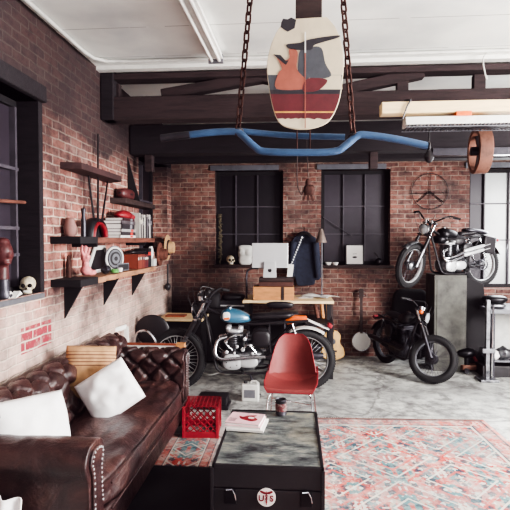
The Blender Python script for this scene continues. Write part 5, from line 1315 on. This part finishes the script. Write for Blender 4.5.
for sx in (-.18, .1):
    for sy in (-.13, .13): MB().bb((sx-.02, sy-.02, 0), (sx+.02, sy+.02, zz_-.04)).build('leg', M['black'], t, smooth=False)
# tan box + brown case on desk
x0, x1 = P(253, 295, Y=6.1).x, P(294, 295, Y=6.1).x; zb_ = zd+.001; zt_ = P(270, 287, Y=6.1).z
t = thing('wooden_crate', 'tan plywood crate with dark strap on the desk', 'crate', ((x0+x1)/2, 6.25, zb_))
hw = (x1-x0)/2; hh = zt_-zb_
MB().bb((-hw, -.14, 0), (hw, .14, hh)).build('crate_body', M['tanwood'], t, smooth=False, bevel=.004)
MB().bb((hw*.38, -.146, 0), (hw*.52, -.14, hh)).build('strap', M['darkwood'], t, smooth=False)
t = thing('brown_case', 'dark brown hinged case on top of the tan crate', 'case', ((x0+x1)/2+.03, 6.25, zb_+hh+.001))
h2 = P(270, 278, Y=6.15).z-zt_
MB().bb((-hw*.85, -.12, 0), (hw*.85, .12, h2*.55)).build('case_body', pm('dark_brown_hide', (78, 46, 40), .6), t, smooth=False, bevel=.006); MB().bb((-hw*.85, -.12, h2*.58), (hw*.85, .12, h2)).build('case_lid', M['darkwood'], t, smooth=False, bevel=.006)
# computer monitor
zc_ = zb_+hh+h2+.003
mc = P(270, 256, Y=6.25); w_ = (P(288, 256, Y=6.25).x-P(252, 256, Y=6.25).x)/2; hmm = (P(270, 243, Y=6.25).z-P(270, 268, Y=6.25).z)
t = thing('computer_monitor', 'silver all-in-one computer seen from behind on the brown case', 'computer', (mc.x, 6.25, zc_))
zlo = P(270, 268, Y=6.25).z-zc_
MB().bb((-w_, -.01, zlo), (w_, .012, zlo+hmm)).build('screen_back', M['alubright'], t, smooth=False, bevel=.006)
MB().bb((-.08, -.09, 0), (.08, .06, .008)).prism([(-.085, .0), (.085, .0), (.07, zlo+.08), (-.07, zlo+.08)], (0, .008, 0), (0, -.05, 0)).build('stand', M['alubright'], t, smooth=False, bevel=.002)
MB().prism(sm([(0, -.022), (.012, -.026), (.022, -.008), (.02, .012), (.006, .016), (0, .012), (-.008, .016), (-.022, .01), (-.022, -.01), (-.012, -.026)], 3), (0, .002, 0), (0, -.0525, .09)).prism([(0, .018), (.01, .032), (.004, .018)], (0, .002, 0), (0, -.0525, .09)).build('fruit_logo', M['black'], t, smooth=False)
# papers on the desk
for i, (px, py, w_, l_, rr, m) in enumerate(((304, 299, .2, .26, .3, 'paper'), (318, 298, .24, .3, -.2, 'alubright'), (328, 298, .2, .28, .5, 'paper'), (310, 297, .26, .2, 0, 'offwhite'))):
    c = P(px, py-2, Z=zd)
    mb = MB(); mb.grid(lambda u, v: V(((u-.5)*w_, (v-.5)*l_*.6, .004+.022*math.sin(u*PI)*(.4+.3*i)*abs(math.sin(v*2+i))+.006*i)), 10, 8)
    tag(mb.build('paper_sheet', M[m], loc=(c.x, min(c.y, 6.4), zd+.001), solid=.003), ['loose white paper nearest the tan crate on the desk', 'curled silver-grey sheet in the middle of the desk', 'white open pages at the right end of the desk', 'off-white sheet lying beneath the curled one'][i], 'paper').rotation_euler = (0, 0, rr)
# rolled posters under the desk
for i in range(3):
    x = P(318+i*5, 310, Y=6.4).x
    tag(MB().tube([(0, 0, 0), (-.04+.02*i, .06, .17)], .025, 10).build('paper_roll', M[['shelfwood', 'tanwood', 'palewood'][i]], loc=(x, 6.35, z2+.002)), ['brown roll leaning under the desk top, leftmost', 'tan roll leaning under the desk top, middle one', 'pale roll leaning under the desk top, rightmost'][i], 'paper roll')
# jacket on hook
jc = P(304, 258, Y=6.88); t = thing('hanging_jacket', 'dark navy jacket hanging on a hook on the brick pier', 'jacket', (jc.x, 6.87, jc.z))
out = [(-.1, .32), (-.04, .36), (.04, .36), (.1, .31), (.19, .22), (.225, -.08), (.215, -.28), (.15, -.30), (.13, -.36), (-.03, -.38), (-.1, -.36), (-.13, -.26), (-.2, -.25), (-.215, -.05), (-.18, .2)]
po_ = sm(out, 4)
mb = MB(); mb.prism(po_, (0, .05, 0), (0, -.06, 0)); 
o = mb.build('coat_body', M['denim'], t, bevel=.02)
MB().tube([(.15, -.07, .22), (.17, -.085, 0), (.19, -.075, -.26)], [.05, .048, .04], 12).build('sleeve', M['denim'], t)
MB().tube([(-.14, -.07, .22), (-.16, -.085, 0), (-.17, -.075, -.24)], [.05, .048, .04], 12).build('sleeve', M['denim'], t)
MB().tube([(-.09, -.06, .3), (-.04, -.085, .33), (.04, -.085, .33), (.09, -.06, .3)], .02, 8, smooth=3).build('collar', M['black'], t)
MB().tube([(0, .05, .42), (0, -.02, .42), (0, -.05, .38), (0, -.03, .35)], .008, 6, smooth=3).build('wall_hook', M['rust'], t)
mb = MB()
for i in range(12): mb.ell((-.03-.013*i, -.125, .28-.033*i), (.012, .006, .016), seg=8, rings=5)
st = mb.build('studded_strap', M['alubright'], t)
MB().box((-.19, -.125, -.2), (.075, .012, .24), (0, .12, 0)).build('white_tag', M['paper'], st, bevel=.003)
# desk lamp with cone shade
c = P(322, 238, Y=6.6); t = thing('cone_lamp', 'grey cone-shaded lamp on a thin pole beside the jacket', 'lamp', (c.x, 6.62, zd+.001))
zl = c.z-zd
MB().lathe([(.018, .12), (.028, .1), (.075, -.06), (.07, -.06), (.02, .06), (0, .075)], (-.01, 0, zl), seg=24).build('lamp_shade', pm('dull_bronze_shade', (134, 118, 110), .45, .5), t)
MB().tube([(.0, 0, 0), (.0, 0, zl+.05), (-.01, 0, zl+.1), (-.01, 0, zl+.08)], .007, 8).build('pole', M['gsteel'], t); MB().cyl((0, 0, 0), (0, 0, .015), .06).build('base', M['gsteel'], t)
# dark clutter left of desk : typewriter like box + wire lamp arm
c = P(222, 302, Y=6.3); t = thing('side_table', 'dark cluttered work table left of the desk', 'table', (c.x, 6.4, 0))
zq = P(222, 309, Y=6.2).z
MB().bb((-.27, -.2, zq-.04), (.28, .3, zq)).build('table_top', M['black'], t, smooth=False, bevel=.003)
MB().bb((-.22, -.1, .05), (.24, .25, zq-.05)).build('under_table_dark', M['matteblack'], t, smooth=False)  # black box added to darken the space under the table
for sx in (-.24, .25):
    for sy in (-.17, .27): MB().bb((sx-.02, sy-.02, 0), (sx+.02, sy+.02, zq-.04)).build('leg', M['black'], t, smooth=False)
t = thing('black_printer', 'black low machine with curved lid on the side table', 'printer', (c.x+.14, 6.38, zq+.001))
MB().bb((-.18, -.14, 0), (.18, .14, .1)).build('body', M['dsteel'], t, smooth=False, bevel=.01); MB().ell((0, 0, .13), (.15, .1, .05), n=3).build('lid', M['black'], t); MB().bb((-.15, -.15, .03), (.15, -.14, .045)).build('slot', M['alubright'], t, smooth=False)
t = thing('black_backpack', 'lumpy black bag on the side table behind the handlebars', 'bag', (c.x-.17, 6.3, zq+.001))
mb = MB(); softbox(mb, (0, 0, .11), (.3, .22, .22), n=3.5, res=14, nz=.03, nfreq=6); mb.build('bag_body', M['matteblack'], t, angle=180); MB().tube([(-.06, 0, .2), (0, 0, .26), (.06, 0, .2)], .008, 6, smooth=3).build('handle', M['black'], t)
tag(MB().tube([(-.03, 0, 0), (-.03, 0, .3), (0, 0, .36), (.04, 0, .38), (.12, 0, .38)], .012, 8, smooth=4).build('curved_pipe', M['dsteel'], loc=(P(249, 305, Y=6.3).x, 6.3, zd+.001)), 'bent dark metal tube rising left of the tan crate', 'metal tube')
c = P(284, 314, Y=5.75); t = thing('padded_stool', 'black padded workshop stool behind the motorcycle seat', 'stool', (c.x, 5.78, 0))
MB().ell((0, 0, c.z), (.17, .15, .035), n=3).build('cushion', M['black'], t); MB().ell((-.05, .08, c.z+.09), (.16, .04, .04), n=3).build('back_pad', M['black'], t)
MB().cyl((0, 0, .06), (0, 0, c.z), .022).build('column', M['dsteel'], t); MB().tube([(.0, .1, c.z-.02), (-.03, .12, c.z+.06)], .012, 6).build('back_post', M['dsteel'], t)
for k in range(5): MB().bar((0, 0, .06), (.2*math.cos(k*1.257), .2*math.sin(k*1.257), .03), .03, .03).build('leg', M['black'], t, smooth=False)
# left wall table (light board)
c = P(180, 320, Y=6.0); t = thing('small_table', 'small pale-topped table in the corner behind the sofa', 'table', (c.x, 6.05, 0))
zq2 = P(180, 319, Y=5.85).z; xa, xb = P(158, 320, Y=5.9).x-c.x, P(203, 320, Y=5.9).x-c.x
MB().bb((xa, -.2, zq2-.03), (xb, .3, zq2)).build('table_top', M['palewood'], t, smooth=False, bevel=.004)
MB().bb((xa+.05, -.1, 0), (xb-.03, .25, zq2-.03)).build('cabinet_base', M['matteblack'], t, smooth=False)
tag(MB().bb((-.12, -.07, 0), (.12, .07, .02)).build('flat_book', M['redwood'], loc=(c.x-.06, 6.05, zq2+.001), smooth=False, bevel=.003), 'thin brown board lying on the small corner table', 'board')

# --------------------------------------------------------------- frames and chair behind the sofa
def leaning_frame(name, label, corners, d, mat, fillm, th=.02, bw=.04):
    """open rectangular frame through four corners"""
    c0 = corners[0]; t = thing(name, label, 'frame', c0)
    cs = [V(q)-V(c0) for q in corners]; mb = MB()
    for i in range(4): mb.bar(cs[i], cs[(i+1) % 4], th, bw)
    mb.build('frame', mat, t, smooth=False)
    if fillm:
        mb = MB(); vs = [mb._v(q) for q in cs]; mb.bm.faces.new(vs); mb.build('panel', fillm, t, smooth=False, solid=.004)
    return t
ya = 4.62
a = V((XW+.3, 4.5, .43)); b = V((XW+.62, 4.75, .43)); h_ = .56
xs0, xs1 = P(99, 340, Y=4.5).x, P(129, 340, Y=4.75).x
leaning_frame('empty_picture_frame', 'empty white picture frame leaning on the wall behind the sofa', [(xs0, 4.5, .02), (xs1, 4.78, .02), (xs1-.06, 4.84, P(125, 327, Y=4.8).z), (xs0-.04, 4.55, P(98, 336, Y=4.55).z)], 0, M['white'], None)
x0, x1 = P(92, 347, Y=4.42).x, P(181, 347, Y=4.42).x; zf = P(140, 345, Y=4.42).z
t = thing('framed_board', 'long brown framed white board standing behind the sofa arm', 'frame', ((x0+x1)/2, 4.43, .0))
hw = (x1-x0)/2
MB().bb((-hw, -.015, zf-.5), (hw, .02, zf-.46)).bb((-hw, -.015, zf-.0), (hw, .02, zf+.016)).bb((-hw, -.015, 0), (-hw+.02, .02, zf)).bb((hw-.02, -.015, 0), (hw, .02, zf)).build('frame', M['redwood'], t, smooth=False)
MB().bb((-hw+.02, -.008, zf-.46), (hw-.02, .01, zf)).build('board', M['white'], t, smooth=False); MB().bb((hw-.045, -.02, zf-.25), (hw+.03, .05, zf+.02)).build('corner_block', M['tanwood'], t, smooth=False)
c = P(146, 340, Y=5.0); t = thing('bent_tube_chair', 'black chair with curved chrome arm behind the sofa', 'chair', (c.x, 5.05, 0))
zt_ = P(146, 331, Y=5.0).z
MB().tube([(-.12, -.05, zt_-.3), (-.1, -.05, zt_-.05), (-.03, -.05, zt_), (.04, -.05, zt_-.02), (.12, -.05, zt_-.16), (.14, -.05, zt_-.5)], .014, 8, smooth=5).build('arm_tube', M['chrome'], t)
MB().box((0, .1, .43), (.36, .34, .05)).build('seat', M['black'], t, bevel=.02)
MB().ell((-.02, .25, .62), (.19, .03, .17)).build('backrest', M['black'], t)
for sx in (-.14, .14):
    for sy in (-.02, .24): MB().cyl((sx, sy, 0), (sx, sy, .42), .012).build('leg', M['chrome'], t)

# --------------------------------------------------------------- lights
def area(name, loc, target, sx, sy, power, col):
    l = bpy.data.lights.new(name, 'AREA'); l.shape = 'RECTANGLE'; l.size = sx; l.size_y = sy; l.energy = power; l.color = col
    o = bpy.data.objects.new(name, l); C.objects.link(o); o.location = loc
    o.rotation_euler = (V(target)-V(loc)).to_track_quat('-Z', 'Y').to_euler(); return o
area('daylight_garage_door', (5.0, 2.0, 2.1), (-1.4, 3.4, .8), 2.4, 1.4, 540, (1, .985, .96))
area('ceiling_uplight', (4.2, 1.6, .9), (2.0, 3.2, 3.1), 2.0, 1.2, 60, (1, .99, .97))  # added uplight, brightens the right side of the ceiling
area('front_fill', (1.8, -2.2, 2.4), (.3, 4.5, .2), 3.0, 1.2, 24, (.95, .97, 1))  # added soft fill from behind the camera
area('daylight_right_window', (WC[1]-.6, YB-.15, 1.9), (1.8, 3.5, 0), .9, 1.0, 50, (.95, .98, 1))
w = bpy.data.worlds.new('world'); bpy.context.scene.world = w; w.use_nodes = True
bg = w.node_tree.nodes['Background']; bg.inputs[0].default_value = (.84, .78, .9, 1); bg.inputs[1].default_value = .28
vs = bpy.context.scene.view_settings; vs.view_transform = 'AgX'; vs.look = 'AgX - High Contrast'; vs.exposure = .55
vs.use_curve_mapping = True
cm = vs.curve_mapping; cm.extend = 'EXTRAPOLATED'
for k, lift in enumerate((.0062, .0036, .0058)):
    cm.curves[k].points[0].location = (0, lift)
cm.update()
